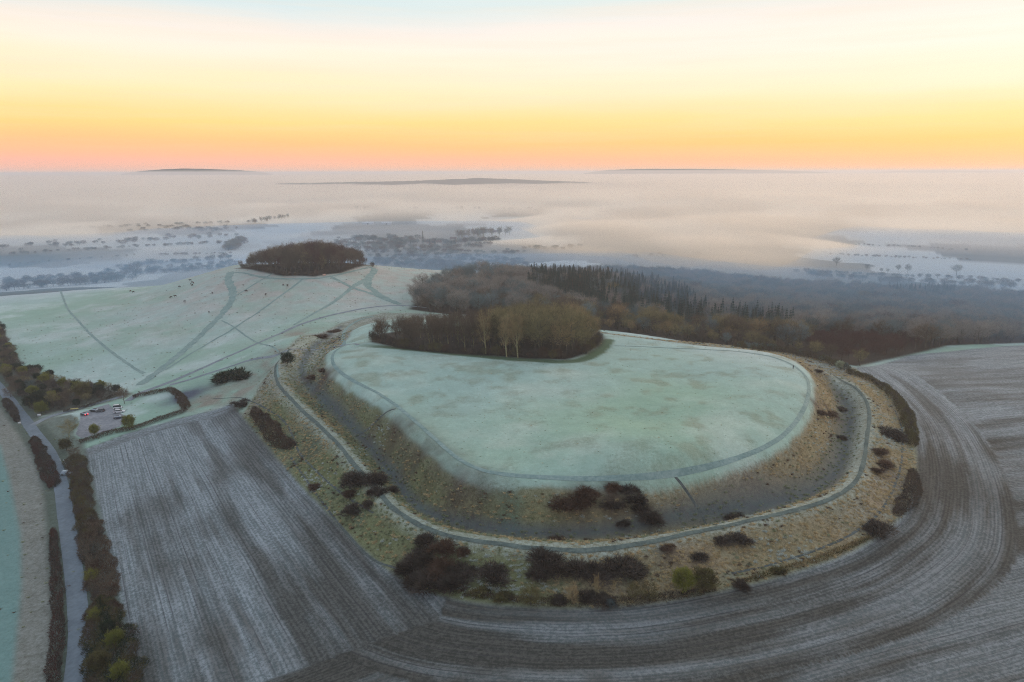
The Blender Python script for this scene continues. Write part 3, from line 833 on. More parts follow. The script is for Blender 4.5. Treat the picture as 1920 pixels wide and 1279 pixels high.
M_BARK = mat_flat('bark', (0.055, 0.048, 0.038), (0.13, 0.12, 0.09), 2.0)
M_BARKG = mat_flat('mossy_bark', (0.22, 0.21, 0.11), (0.38, 0.35, 0.20), 2.0)
M_TW_BROWN = mat_twig('brown_twigs', (0.20, 0.15, 0.105), (0.09, 0.072, 0.052))
M_TW_OLIVE = mat_twig('olive_twigs', (0.40, 0.345, 0.175), (0.24, 0.21, 0.10), (0.12, 0.10, 0.05))
M_TW_TAN = mat_twig('tan_twigs', (0.50, 0.37, 0.20), (0.32, 0.24, 0.12), (0.15, 0.105, 0.055))
M_TW_GREY = mat_twig('grey_twigs', (0.24, 0.315, 0.315), (0.10, 0.145, 0.15))
M_TW_RED = mat_twig('red_twigs', (0.125, 0.06, 0.05), (0.10, 0.055, 0.045))
M_TW_PALE = mat_twig('pale_twigs', (0.40, 0.36, 0.31), (0.28, 0.28, 0.25))
M_LEAFG = mat_twig('green_leaves', (0.26, 0.26, 0.045), (0.19, 0.21, 0.045), (0.13, 0.13, 0.035))
M_LEAFD = mat_twig('dark_leaves', (0.045, 0.065, 0.035), (0.035, 0.05, 0.03))
M_CONIF = mat_twig('needles', (0.035, 0.085, 0.075), (0.022, 0.058, 0.052), (0.05, 0.10, 0.085))
M_BRAMBLE = mat_twig('bramble_stems', (0.06, 0.045, 0.035), (0.045, 0.037, 0.03), (0.13, 0.11, 0.09))
M_BRAMRED = mat_twig('red_bramble_stems', (0.125, 0.075, 0.05), (0.10, 0.065, 0.045))
M_BLOSSOM = mat_twig('blossom', (0.55, 0.58, 0.42), (0.5, 0.55, 0.4), (0.25, 0.28, 0.18))
M_HEDGEO = mat_twig('hedge_olive', (0.17, 0.15, 0.055), (0.12, 0.11, 0.045), (0.07, 0.055, 0.03))


def make_tree(seed, Hh=18.0, R=5.5, base=0.25, twigs=3300, shape='round', wtw=0.075, lean=0.0, ball=0.45):
    """trunk with limbs, and a crown of fine twigs; returns two meshes' data"""
    rng = np.random.default_rng(seed)
    tp, lim = [], []
    top = Hh * 0.72
    path = [np.array([0, 0, -0.6]), np.array([0, 0, 0.0])]
    k = 5
    cur = np.array([0.0, 0, 0])
    for i in range(1, k + 1):
        cur = np.array([cur[0] + rng.normal() * 0.25 + lean, cur[1] + rng.normal() * 0.25, top * i / k]); path.append(cur.copy())
    path = np.array(path)
    r0 = Hh * 0.018
    tp.append(tube(path, r0 * 1.15, r0 * 0.25, 6))
    twP, twD = [], []
    nl = 11
    for i in range(nl):
        z0 = Hh * (base + (0.66 - base) * (i / nl)) + rng.uniform(-.3, .3)
        fr = (z0 / top) * (len(path) - 2) + 1
        a0 = int(min(fr, len(path) - 2)); st_ = path[a0] + (path[a0 + 1] - path[a0]) * (fr - a0)
        an = i * 2.4 + rng.uniform(-.4, .4)
        hh = z0 / Hh
        out_ = R * (0.95 if shape == 'round' else 0.6) * (1 - 0.45 * max(0, hh - 0.4) / 0.6) * rng.uniform(.75, 1.05)
        up = Hh * rng.uniform(0.16, 0.30) * (1.3 if shape != 'round' else 1)
        en = st_ + np.array([math.cos(an) * out_, math.sin(an) * out_, up])
        en[2] = min(en[2], Hh * 0.97)
        mid = (st_ + en) / 2 + np.array([math.cos(an) * out_ * 0.12, math.sin(an) * out_ * 0.12, -up * 0.12])
        L_ = np.array([st_, mid, en])
        L_ = smooth(L_, 3)
        tp.append(tube(L_, r0 * 0.42, r0 * 0.08, 4))
        lim.append(L_)
        for j in range(5):
            t = rng.uniform(.3, 1); ii = min(int(t * (len(L_) - 1)), len(L_) - 2); s2 = L_[ii] + (L_[ii + 1] - L_[ii]) * rng.uniform()
            dd = rng.normal(size=3); dd[2] = abs(dd[2]) * 0.8 + 0.35; dd[:2] += np.array([math.cos(an), math.sin(an)]) * 0.8; dd /= np.linalg.norm(dd)
            ln = R * rng.uniform(.25, .5)
            e2 = s2 + dd * ln; e2[2] = min(e2[2], Hh)
            tp.append(tube([s2, e2], r0 * 0.14, r0 * 0.04, 3))
            for _ in range(3): twP.append((s2, e2))
        for q in range(len(L_) - 1): twP.append((L_[q], L_[q + 1]))
    seg = np.array(twP); pick = rng.integers(0, len(seg), twigs); tt = rng.uniform(0.15, 1.05, (twigs, 1))
    P = seg[pick, 0] * (1 - tt) + seg[pick, 1] * tt
    P += rng.normal(size=P.shape) * (R * 0.10)
    nb = int(twigs * ball)
    d3 = rng.normal(size=(nb, 3)); d3 /= np.linalg.norm(d3, axis=1)[:, None]
    lump = 0.82 + 0.28 * np.sin(d3[:, 0] * 5 + seed) * np.sin(d3[:, 1] * 4 + seed * 2) + 0.12 * np.sin(d3[:, 2] * 9 + d3[:, 0] * 7)
    d3 *= (rng.uniform(0.25, 1, nb) ** 0.4 * lump)[:, None]
    zc = Hh * (0.5 + base * 0.5); P[:nb] = np.stack([d3[:, 0] * R * 0.95 + path[-1][0] * .5, d3[:, 1] * R * 0.95 + path[-1][1] * .5, zc + d3[:, 2] * Hh * (0.48 - base * 0.5)], -1)
    ax = np.array([0, 0, Hh * 0.45]); D = P - ax; D /= np.linalg.norm(D, axis=1)[:, None] + 1e-6
    D = D * 0.8 + rng.normal(size=P.shape) * 0.45; D[:, 2] += 0.45
    Lg = rng.uniform(.6, 1.0, twigs) * R * 0.26; Wd = rng.uniform(.6, 1.4, twigs) * wtw
    cv = slivers(P, D, Lg, Wd, rng)
    return join(tp), cv


def make_conifer(seed, Hh=20.0, R=3.4, nn=2200):
    rng = np.random.default_rng(seed)
    tp = tube(np.array([[0, 0, -.5], [0, 0, Hh * .5], [0, 0, Hh * .97]]), 0.3, 0.05, 5)
    t = rng.uniform(0.06, 1, nn) ** 0.85; lay = np.floor(t * 17) / 17 + rng.uniform(0, .025, nn)
    z = lay * Hh; rad = R * (1 - lay) ** 0.85 * (0.82 + 0.18 * np.sin(rng.integers(0, 7, nn) * 2.1)) * rng.uniform(.25, 1.0, nn) ** 0.6
    an = rng.uniform(0, 2 * math.pi, nn)
    P = np.stack([rad * np.cos(an) * 0.75, rad * np.sin(an) * 0.75, z], -1)
    D = np.stack([np.cos(an), np.sin(an), np.full(nn, -0.12)], -1) + rng.normal(size=(nn, 3)) * 0.25
    D[t > 0.93, 2] += 1.2
    return tp, slivers(P, D, rng.uniform(.5, 1.1, nn) * (0.35 + R * 0.32 * (1 - lay)), rng.uniform(.18, .42, nn), rng, 0.15)


def make_bush(seed, R=2.0, Hh=2.2, nn=2600, w=0.06, flat=1.0, lobes=5):
    rng = np.random.default_rng(seed)
    cs = [(0, 0, 1.0)] + [(rng.uniform(-.55, .55) * R, rng.uniform(-.55, .55) * R, rng.uniform(.5, .85)) for _ in range(lobes)]
    P, D = [], []
    for k in range(nn):
        cx, cy, s = cs[rng.integers(0, len(cs))]
        d = rng.normal(size=3); d[2] = abs(d[2]) * 1.1; d /= np.linalg.norm(d)
        q = rng.uniform(0.15, 1.0) ** 0.45
        P.append((cx + d[0] * R * 0.55 * s * q, cy + d[1] * R * 0.55 * s * q, d[2] * Hh * 0.8 * s * q - 0.05)); D.append(d + rng.normal(size=3) * 0.45 + (0, 0, .25))
    st_ = [tube(np.array([[0, 0, -.3], [rng.normal() * .2, rng.normal() * .2, Hh * .35], [rng.uniform(-1, 1) * R * .4, rng.uniform(-1, 1) * R * .4, Hh * .7]]), 0.06, 0.02, 3) for _ in range(5)]
    return join(st_), slivers(np.array(P), np.array(D), rng.uniform(.4, 1.5, nn) ** 1.5 * R * 0.30, rng.uniform(.6, 1.5, nn) * w, rng)


MESHES = {}


def proto(kind, seeds, fn, barkm):
    out = []
    for s in seeds:
        (tv, tf), (cv, cf) = fn(s)
        out.append((mesh_from(kind + '_trunk', tv, tf, mat=barkm), (cv, cf)))
    return out


T_ROUND = proto('tree', range(1, 6), lambda s: make_tree(s), M_BARK)
T_TALL = proto('tree', range(11, 15), lambda s: make_tree(s, 20, 4.4, 0.22, 3000, 'tall', ball=.2), M_BARKG)
T_OPEN = proto('tree', range(21, 25), lambda s: make_tree(s, 12, 4.6, 0.2, 3400, wtw=0.05, ball=0.25), M_BARKG)
T_SMALL = proto('tree', range(31, 34), lambda s: make_tree(s, 9, 3.6, 0.06, 2400, wtw=0.07, ball=0.6), M_BARK)
T_LEAFY = proto('tree', range(41, 43), lambda s: make_tree(s, 8.5, 3.4, 0.14, 5200, wtw=0.12, ball=0.85), M_BARK)
T_CON = proto('conifer', range(51, 55), lambda s: make_conifer(s), M_BARK)
T_BUSH = proto('bush', range(61, 66), lambda s: make_bush(s), M_BARK)
T_LBUSH = proto('bush', range(71, 74), lambda s: make_bush(s, nn=2600, w=0.14), M_BARK)
CROWN = {}


def crown(pr, k, mat, tag):
    key = (tag, k, mat.name)
    if key not in CROWN:
        v, f = pr[k][1]
        CROWN[key] = mesh_from(tag + '_crown', v, f, mat=mat, smooth_=False)
    return CROWN[key]


def plant(name, pr, k, mat, tag, xy, scale, label, cat, group=None, sz=None, part='crown', rz=None, sx=None):
    x, y = float(xy[0]), float(xy[1])
    o = bpy.data.objects.new(name, None); COL.objects.link(o)
    o.location = (x, y, float(H(x, y)))
    o.rotation_euler = (0, 0, rnd.uniform(0, 6.28) if rz is None else rz)
    o.scale = (scale * (sx or 1), scale, sz or scale)
    o['label'] = label; o['category'] = cat
    if group: o['group'] = group
    k = k % len(pr)
    t = bpy.data.objects.new('trunk' if part == 'crown' else 'stem', pr[k][0]); COL.objects.link(t); t.parent = o
    c = bpy.data.objects.new(part, crown(pr, k, mat, tag)); COL.objects.link(c); c.parent = o
    return o


def scatter(poly, spacing, seed, jit=0.42):
    rng = np.random.default_rng(seed)
    x0, y0 = poly.min(0); x1, y1 = poly.max(0)
    X, Y = np.meshgrid(np.arange(x0, x1, spacing), np.arange(y0, y1, spacing * 0.87))
    X = X + (np.arange(X.shape[0]) % 2)[:, None] * spacing / 2
    P = np.stack([X.ravel(), Y.ravel()], -1) + rng.uniform(-jit, jit, (X.size, 2)) * spacing
    return P[inside(P, poly)]


def to_px(x, y, z):
    v = np.array([x, y, z - CAMZ]) @ RMn
    return 960 + FPX * v[0] / -v[2], 639.5 - FPX * v[1] / -v[2]


def zone(px, cuts):
    for c_, w_ in cuts:
        if px < c_: return w_


NB = 0
# --- wood on the near hilltop
P = scatter(P_clump, 7.7, 3, .5)
P = P[np.argsort(P[:, 1])]
topx = [690, 720, 760, 800, 860, 900, 940, 1000, 1050, 1090, 1120, 1140]
topy = [622, 588, 590, 585, 578, 574, 568, 560, 556, 568, 592, 625]
for i, (x, y) in enumerate(P):
    z = float(H(x, y)); px, py = to_px(x, y, z)
    dist = math.hypot(x, y)
    edge = sdist(np.array([[x, y]]), P_clump)[0]
    ty = np.interp(px, topx, topy)
    hmax = (py - ty) * dist / FPX
    hh = min(24, max(7, hmax)) * rnd.uniform(.78, 1.05)
    near_ = py > np.interp(px, [690, 800, 940, 1060, 1140], [636, 650, 662, 666, 640])
    if px > 1085 and rnd.random() < .6: hh *= .75
    where = 'left end' if px < 780 else 'middle' if px < 960 else 'right half'
    row = 'front edge' if near_ else 'interior'
    if near_ and 820 < px < 1080 and i % 3 == 0:
        pr, tg, mt, ad = T_TALL, 'tall', M_TW_TAN, 'tall slim tan-stemmed'
    elif px > 930 and rnd.random() < .6: pr, tg, mt, ad = T_ROUND, 'round', M_TW_OLIVE, 'broad olive-brown'
    elif px > 1020 and rnd.random() < .6: pr, tg, mt, ad = T_ROUND, 'round', M_TW_TAN, 'broad tawny'
    else: pr, tg, mt, ad = (T_ROUND if rnd.random() < .6 else T_TALL), None, M_TW_BROWN, 'dark brown'
    tg = tg or ('round' if pr is T_ROUND else 'tall')
    k = rnd.randrange(5) % len(pr); base_h = 18 if pr is T_ROUND else 20
    plant('bare_tree', pr, k, mt, tg, (x, y), hh / base_h * 1.0, f'{ad} bare tree at the {row} of the hilltop wood, ' + zone(px, [(730, 'left tip'), (790, 'left end'), (850, 'left of middle'), (910, 'middle'), (970, 'right of middle'), (1030, 'tall right half'), (1085, 'right end'), (9999, 'right tip')]), 'tree', 'trees of the wood on the frosted hilltop meadow')
    NB += 1
# --- wood on the far round hill
P = scatter(P_round, 8.0, 5)
rtx = [440, 455, 480, 520, 560, 600, 640, 670, 692]; rty = [497, 486, 474, 463, 455, 451, 459, 466, 490]
for i, (x, y) in enumerate(P):
    z = float(H(x, y)); px, py = to_px(x, y, z); dist = math.hypot(x, y)
    hmax = (py - np.interp(px, rtx, rty)) * dist / FPX
    hh = min(21, max(5, hmax)) * rnd.uniform(.72, 1.14)
    mt, ad = (M_TW_BROWN, 'dark brown') if rnd.random() < .65 else (M_TW_RED, 'reddish brown') if rnd.random() < .6 else (M_TW_OLIVE, 'olive-brown')
    where = 'left' if px < 510 else 'middle' if px < 620 else 'right'
    plant('bare_tree', T_ROUND, rnd.randrange(5), mt, 'round', (x, y), hh / 18, f'{ad} bare tree ' + ('at the front' if y < 640 else 'towards the back') + ' of the round hill wood, ' + zone(px, [(475, 'left tip'), (510, 'left end'), (545, 'left of the middle'), (580, 'middle'), (615, 'right of the middle'), (650, 'right end'), (9999, 'right tip')]), 'tree', 'trees of the wood on the round hill', sx=1.0)
    NB += 1
# undergrowth closing both hilltop woods down to the turf
def skirt(poly, gap, hlo, hhi, mats, sel, lab, grp, hi_at=None):
    ring = resample(np.vstack([poly, poly[:1]]), gap); cen = poly.mean(0)
    for k, (x, y) in enumerate(ring):
        px, py = to_px(x, y, float(H(x, y)))
        if not sel(px, py, x, y): continue
        v = cen - (x, y); v = v / np.linalg.norm(v) * rnd.uniform(.8, 3.0)
        mt, ad = mats[rnd.randrange(len(mats))]
        hh = rnd.uniform(hlo, hhi)
        plant('undergrowth_shrub', T_SMALL, k, mt, 'small', (x + v[0], y + v[1]), hh / 9 * 1.25, lab(px, ad), 'shrub', grp, sz=hh / 9, part='branches')


UG = [(M_TW_BROWN, 'brown'), (M_BRAMBLE, 'blackish'), (M_BRAMRED, 'rusty'), (M_HEDGEO, 'olive')]
skirt(P_clump, 3.2, 2.5, 6, UG, lambda px, py, x, y: y < 352, lambda px, ad: f'{ad} shrub at the front foot of the hilltop wood, ' + zone(px, [(740, 'left tip'), (800, 'left end'), (870, 'left of middle'), (930, 'middle'), (1000, 'right of middle'), (1070, 'tall right half'), (1110, 'right end'), (9999, 'right tip')]), 'undergrowth of the hilltop wood')
skirt(P_round, 5.0, 3, 6.5, UG[:3], lambda px, py, x, y: y < 645, lambda px, ad: f'{ad} shrub at the foot of the round hill wood, ' + zone(px, [(470, 'left tip'), (520, 'left end'), (570, 'middle'), (630, 'right of the middle'), (9999, 'right end')]), 'undergrowth of the round hill wood')

# --- the big wood behind
P = scatter(P_wood, 9.6, 9, 0.55)
rngw = np.random.default_rng(12)
Pz = H(P[:, 0], P[:, 1])
con1 = pts([(985, 552), (1050, 575), (1120, 600), (1200, 614), (1310, 630), (1330, 600), (1290, 565)])
con1 = np.vstack([con1, atz(np.array([1270., 1180, 1120, 1060, 1000]), np.array([545., 522, 512, 512, 522]), 36.0)])
con2 = pts([(1330, 625), (1400, 632), (1470, 640), (1490, 622), (1420, 606), (1340, 604)])
con3 = atz(np.array([1660., 1780, 1790, 1670]), np.array([562., 562, 550, 550]), 11.0)
red = pts([(1500, 655), (1560, 676), (1610, 686), (1660, 676), (1725, 662), (1715, 648), (1620, 640), (1510, 640)])
inc = inside(P, con1) | inside(P, con2) | inside(P, con3)
inred = inside(P, red)
pale = fbm(P[:, 0] / 45, P[:, 1] / 45, 61, 3)
dist = np.hypot(P[:, 0], P[:, 1])
order = np.argsort(dist)
left_b, left_c = 290 - NB, 290
stuffpts = {}
for i in order:
    x, y = P[i]; d_ = dist[i]
    px, py = to_px(x, y, Pz[i])
    if px > 2020: continue
    conif = inc[i] and rngw.random() < .88
    edged = d_ < 420
    if conif:
        hh = rngw.uniform(14, 20); key = 'con'; mt = M_CONIF; pr = T_CON; bh = 20; tg = 'conifer'
    elif inred[i]:
        hh = rngw.uniform(8, 10); mt = M_TW_RED; pr = T_ROUND; bh = 18; tg = 'round'; key = 'red'
    else:
        u = rngw.random() + (pale[i] - 0.5) * 1.3 + (0.45 if d_ > 470 else 0)
        mt = M_TW_PALE if u > 0.95 else M_TW_GREY if u > .45 else M_TW_BROWN if u > .2 else M_TW_OLIVE
        if d_ < 455 and mt is M_TW_GREY and rngw.random() < .7: mt = M_TW_TAN if rngw.random() < .3 else M_TW_BROWN
        hh = rngw.uniform(10.5, 17.5) * (0.62 if edged else 1.0); pr = T_ROUND; bh = 18; tg = 'round'; key = mt.name
    wide = rngw.uniform(1.05, 1.65) if not conif else rngw.uniform(.9, 1.3)
    k = int(rngw.integers(0, len(pr)))
    if conif and left_c > 0:
        left_c -= 1
        where = 'behind the hilltop wood' if px < 1330 else 'in the group right of the hilltop wood' if px < 1560 else 'in the far stand at the right'
        tall = 'tall' if hh > 17.5 else 'shorter'
        plant('conifer_tree', pr, k, mt, tg, (x, y), hh / bh, f'{tall} ' + ('slim' if wide < 1.1 else 'broad') + f' dark green conifer {where}' + (zone(px, [(1050, ', left end'), (1110, ', left part'), (1170, ', left of centre'), (1230, ', right of centre'), (9999, ', right end')]) if px < 1330 else '') + (', front' if d_ < 560 else ', middle' if d_ < 660 else ', back'), 'conifer', 'dark conifers in the big wood', sz=hh / bh)
    elif (not conif) and left_b > 0:
        left_b -= 1
        ad = {'brown_twigs': 'brown', 'olive_twigs': 'olive', 'tan_twigs': 'tawny', 'grey_twigs': 'grey', 'red_twigs': 'dark red-brown', 'pale_twigs': 'pale frosted'}[mt.name]
        where = 'behind the left end of the hilltop wood' if px < 1000 else 'behind the right end of the hilltop wood' if px < 1200 else 'along the far rim of the frosted meadow' if px < 1480 else 'where the meadow rim meets the far ploughed field' if px < 1740 else 'at the far edge of the right-hand ploughed field'
        plant('bare_tree', pr, k, mt, tg, (x, y), hh / bh * wide, f'{ad} bare tree {where}' + (', tall' if hh > 14 else '') + zone(px, [(860, ', far left'), (940, ', left part'), (1100, ''), (1300, ', left part'), (1400, ', middle'), (1560, ', right part'), (1640, ', left part'), (9999, ', far right')]), 'tree', 'trees at the edge of the big wood', sz=hh / bh)
    else:
        stuffpts.setdefault((tg, k, mt.name), []).append((x, y, Pz[i], hh / bh * wide, hh / bh, rngw.uniform(0, 6.28)))

# stuff: one object of many instances through geometry nodes
PR = {'bush': T_BUSH, 'round': T_ROUND, 'conifer': T_CON, 'small': T_SMALL, 'tall': T_TALL}


def instancer(name, label, cat, batches):
    """batches: list of (mesh source objects' mesh list, rows) ; one point mesh + index attribute"""
    src = bpy.data.collections.new(name + '_sources')
    allp, idxs = [], []
    keys = sorted(batches)
    for n_, key in enumerate(keys):
        tg, k, mn = key
        key2 = ('whole', tg, k, mn)
        if key2 not in CROWN:
            cv, cf = PR[tg][k][1]
            tm = PR[tg][k][0]
            tv = np.empty(len(tm.vertices) * 3, np.float32); tm.vertices.foreach_get('co', tv); tv = tv.reshape(-1, 3)
            tm.calc_loop_triangles(); tf = np.empty(len(tm.loop_triangles) * 3, np.int32); tm.loop_triangles.foreach_get('vertices', tf); tf = tf.reshape(-1, 3)
            wme = mesh_from('whole_tree', np.vstack([tv, cv]), np.vstack([tf, cf + len(tv)]), mat=tm.materials[0], smooth_=False)
            wme.materials.append(bpy.data.materials[mn])
            wme.polygons.foreach_set('material_index', np.r_[np.zeros(len(tf), np.int32), np.ones(len(cf), np.int32)])
            CROWN[key2] = wme
        cm = CROWN[key2]
        so = bpy.data.objects.new('%03d_tree' % n_, cm)
        src.objects.link(so)
        for r_ in batches[key]:
            allp.append(r_); idxs.append(n_)
    A = np.array(allp)
    me = bpy.data.meshes.new(name)
    me.vertices.add(len(A)); me.vertices.foreach_set('co', A[:, :3].astype(np.float32).ravel())
    for nm, typ, fld, dat in [('pick', 'INT', 'value', np.array(idxs, np.int32)), ('size', 'FLOAT_VECTOR', 'vector', np.stack([A[:, 3], A[:, 3], A[:, 4]], -1).astype(np.float32).ravel()),
                              ('turn', 'FLOAT_VECTOR', 'vector', np.stack([A[:, 5] * 0, A[:, 5] * 0, A[:, 5]], -1).astype(np.float32).ravel())]:
        a = me.attributes.new(nm, typ, 'POINT'); a.data.foreach_set(fld, dat)
    o = link(name, me, kind='stuff', label=label, category=cat)
    ng = bpy.data.node_groups.new(name, 'GeometryNodeTree')
    ng.interface.new_socket('Geometry', in_out='INPUT', socket_type='NodeSocketGeometry')
    ng.interface.new_socket('Geometry', in_out='OUTPUT', socket_type='NodeSocketGeometry')
    gi, go = ng.nodes.new('NodeGroupInput'), ng.nodes.new('NodeGroupOutput')
    mp = ng.nodes.new('GeometryNodeMeshToPoints')
    ci = ng.nodes.new('GeometryNodeCollectionInfo'); ci.inputs['Collection'].default_value = src
    ci.inputs['Separate Children'].default_value = True; ci.inputs['Reset Children'].default_value = True
    ip = ng.nodes.new('GeometryNodeInstanceOnPoints'); ip.inputs['Pick Instance'].default_value = True

    def na(nm, t):
        x = ng.nodes.new('GeometryNodeInputNamedAttribute'); x.data_type = t; x.inputs['Name'].default_value = nm; return x.outputs['Attribute']
    L = ng.links
    L.new(gi.outputs[0], mp.inputs['Mesh']); L.new(mp.outputs[0], ip.inputs['Points']); L.new(ci.outputs[0], ip.inputs['Instance'])
    L.new(na('pick', 'INT'), ip.inputs['Instance Index']); L.new(na('size', 'FLOAT_VECTOR'), ip.inputs['Scale'])
    e2r = ng.nodes.new('FunctionNodeEulerToRotation'); L.new(na('turn', 'FLOAT_VECTOR'), e2r.inputs[0]); L.new(e2r.outputs[0], ip.inputs['Rotation'])
    L.new(ip.outputs[0], go.inputs[0])
    md = o.modifiers.new('trees', 'NODES'); md.node_group = ng
    return o


instancer('forest', 'mass of bare grey and brown trees filling the far slope', 'forest', stuffpts)

# --- valley tree lines
vt = {}
rngv = np.random.default_rng(5)


def row_of_trees(L_, gap, h0, h1, mats, spread=8, z=0, kinds=('round',)):
    gap = gap * .8
    P = resample(atz(np.array([p[0] for p in L_], float), np.array([p[1] for p in L_], float), float(z)), gap)
    for x, y in P:
        if rngv.random() < .12: continue
        x += rngv.normal() * spread; y += rngv.normal() * spread; hh = rngv.uniform(h0, h1)
        tg = kinds[rngv.integers(0, len(kinds))]; bh = {'round': 18, 'conifer': 20, 'small': 9, 'tall': 20}[tg]
        k = int(rngv.integers(0, len(PR[tg]))); mn = mats[rngv.integers(0, len(mats))]
        vt.setdefault((tg, k, mn), []).append((x, y, float(H(x, y)), hh / bh * rngv.uniform(1.5, 2.3), hh / bh, rngv.uniform(0, 6.28)))


GB = ['grey_twigs', 'brown_twigs']
for L_, gap, h0, h1, sp_, z_ in [
        ([(0, 528), (60, 522), (120, 519), (200, 511), (235, 506)], 5, 7, 12, 5, 16), ([(0, 522), (60, 516), (120, 513), (200, 505)], 5, 7, 12, 7, 14), ([(0, 515), (100, 509), (210, 502), (300, 497), (360, 494), (430, 488)], 5, 5, 10, 7, 12),
        ([(200, 500), (330, 493), (440, 483)], 6, 5, 10, 9, 10), ([(300, 478), (440, 474)], 9, 4, 7, 2, 2), ([(230, 496), (290, 490), (340, 487), (440, 478)], 7, 5, 11, 10, 6), ([(700, 491), (800, 495), (900, 503), (980, 507)], 5, 6, 11, 6, 6),
        ([(700, 487), (800, 490), (900, 498), (980, 503)], 5, 7, 12, 5, 4), ([(700, 480), (800, 482), (900, 490), (1000, 499)], 6, 5, 9, 6, 2), ([(690, 474), (760, 476), (830, 480), (900, 484), (980, 492)], 7, 5, 10, 9, 0),
        ([(690, 470), (760, 472), (830, 474), (900, 476)], 6, 6, 12, 10, 0), ([(640, 466), (700, 465), (780, 469), (860, 466), (920, 462)], 6, 7, 13, 12, 0), ([(620, 461), (700, 460), (760, 463)], 6, 8, 13, 14, 0),
        ([(640, 455), (700, 454), (770, 457), (850, 458), (935, 452)], 6, 8, 14, 12, 0), ([(650, 449), (730, 448), (790, 451)], 7, 8, 13, 14, 0), ([(0, 500), (100, 490), (200, 484), (250, 480)], 14, 3, 5, 3, 0),
        ([(0, 478), (150, 470), (280, 462), (430, 456)], 9, 4, 8, 6, 0), ([(0, 468), (150, 459), (300, 450), (410, 442)], 9, 7, 11, 30, 0), ([(150, 430), (280, 426), (410, 434)], 12, 8, 12, 25, 0), ([(270, 434), (350, 432), (408, 436)], 12, 8, 12, 20, 0),
        ([(430, 470), (440, 462), (452, 452)], 6, 9, 15, 6, 0), ([(330, 424), (400, 421), (480, 419)], 24, 10, 13, 3, 0), ([(980, 468), (1060, 466)], 9, 7, 12, 14, 0), ([(940, 474), (990, 476)], 9, 6, 10, 12, 0),
        ([(1560, 478), (1700, 484), (1820, 488)], 9, 2.5, 5, 2, 0), ([(1570, 459), (1700, 463), (1810, 470)], 10, 3, 5, 4, 0), ([(1640, 404), (1800, 408), (1920, 414)], 30, 9, 14, 60, 0), ([(1700, 398), (1800, 398)], 22, 10, 14, 60, 0), ([(1160, 486), (1240, 482), (1320, 480)], 40, 5, 8, 20, 0),
        ([(1560, 516), (1640, 519), (1700, 521), (1820, 525), (1925, 531)], 8, 4, 7, 3, 0), ([(1500, 512), (1560, 520), (1640, 527), (1760, 533), (1925, 538)], 6, 6, 10, 8, 3)]:
    row_of_trees(L_, gap, h0, h1, GB + (['needles'] if 440 < L_[0][1] < 462 and L_[0][0] > 600 else []), sp_, z_, kinds=('round', 'small', 'small') if h1 < 11 else ('round', 'small'))
row_of_trees([(866, 448), (900, 443), (948, 441)], 7, 16, 24, GB, 10, kinds=('tall',))
row_of_trees([(480, 420), (510, 414), (545, 410)], 18, 12, 20, GB, 8, kinds=('tall',))
row_of_trees([(620, 394), (760, 394), (900, 396), (1010, 397)], 50, 12, 22, GB, 25, kinds=('tall', 'round'))
row_of_trees([(170, 462), (186, 455)], 8, 14, 18, GB, 6, kinds=('tall',)) if False else None
instancer('treeline', 'hedgerow trees and copses fading into the valley mist', 'trees', vt)

# --- single trees in the valley
def valley_tree(px, py, h, pr, tg, mt, label, name='bare_tree', z=0.0, sx=1.3, cat='tree', grp=None):
    xy = atz(px, py, z); bh = {'round': 18, 'conifer': 20, 'small': 9, 'tall': 20}[tg]
    return plant(name, pr, int(px) % len(pr), mt, tg, xy, h / bh * sx, label, cat, grp, sz=h / bh)


for px, py, h, lb in [(1567, 500, 17, 'slim misty tree standing alone left of the valley row'), (1625, 509, 12, 'small misty tree, first of the valley row'), (1652, 512, 8, 'low bushy tree second in the misty row'), (1664, 513, 8, 'low bushy tree third in the misty row'),
                      (1684, 511, 13, 'thin bare tree beside the darkest tree of the misty row'), (1702, 513, 15, 'dark rounded tree ending the misty row'), (1793, 517, 18, 'wide spreading dark tree standing alone in the misty field')]:
    valley_tree(px, py, h, T_ROUND, 'round', M_TW_GREY, lb, sx=1.35 if h > 15 else 1.1)
for px, py, h, lb in [(252, 507, 24, 'tall bushy tree rising behind the pasture skyline')]:
    valley_tree(px, py, h, T_ROUND, 'round', M_TW_BROWN, lb, z=10)
valley_tree(793, 458, 30, T_CON, 'conifer', M_CONIF, 'very tall narrow conifer in the village', 'conifer_tree', cat='conifer', sx=.8)
for px, h in [(806, 14), (816, 16), (846, 14), (853, 16), (770, 13)]:
    valley_tree(px, 460, h, T_CON, 'conifer', M_CONIF, 'dark rounded conifer among the village houses', 'conifer_tree', cat='conifer', sx=1.3, grp='conifers among the village houses')


# ------------------------------------------------------------------ bushes on the banks
def bush(px, py, wpx, hm, mat, label, name='bramble_bush', cat='bush', aspect=1.0, pr=None, tg='bush', rz=None, group=None):
    q = pts([(px, py)])[0]; d_ = math.sqrt(q[0] ** 2 + q[1] ** 2 + (CAMZ - H(q[0], q[1])) ** 2)
    wm_ = wpx * d_ / FPX
    s = wm_ / 3.1
    k = int(px + py) % 5
    return plant(name, pr or T_BUSH, k, mat, tg, q, s, label, cat, group, sz=hm / 1.75, part='branches', rz=rz, sx=aspect)


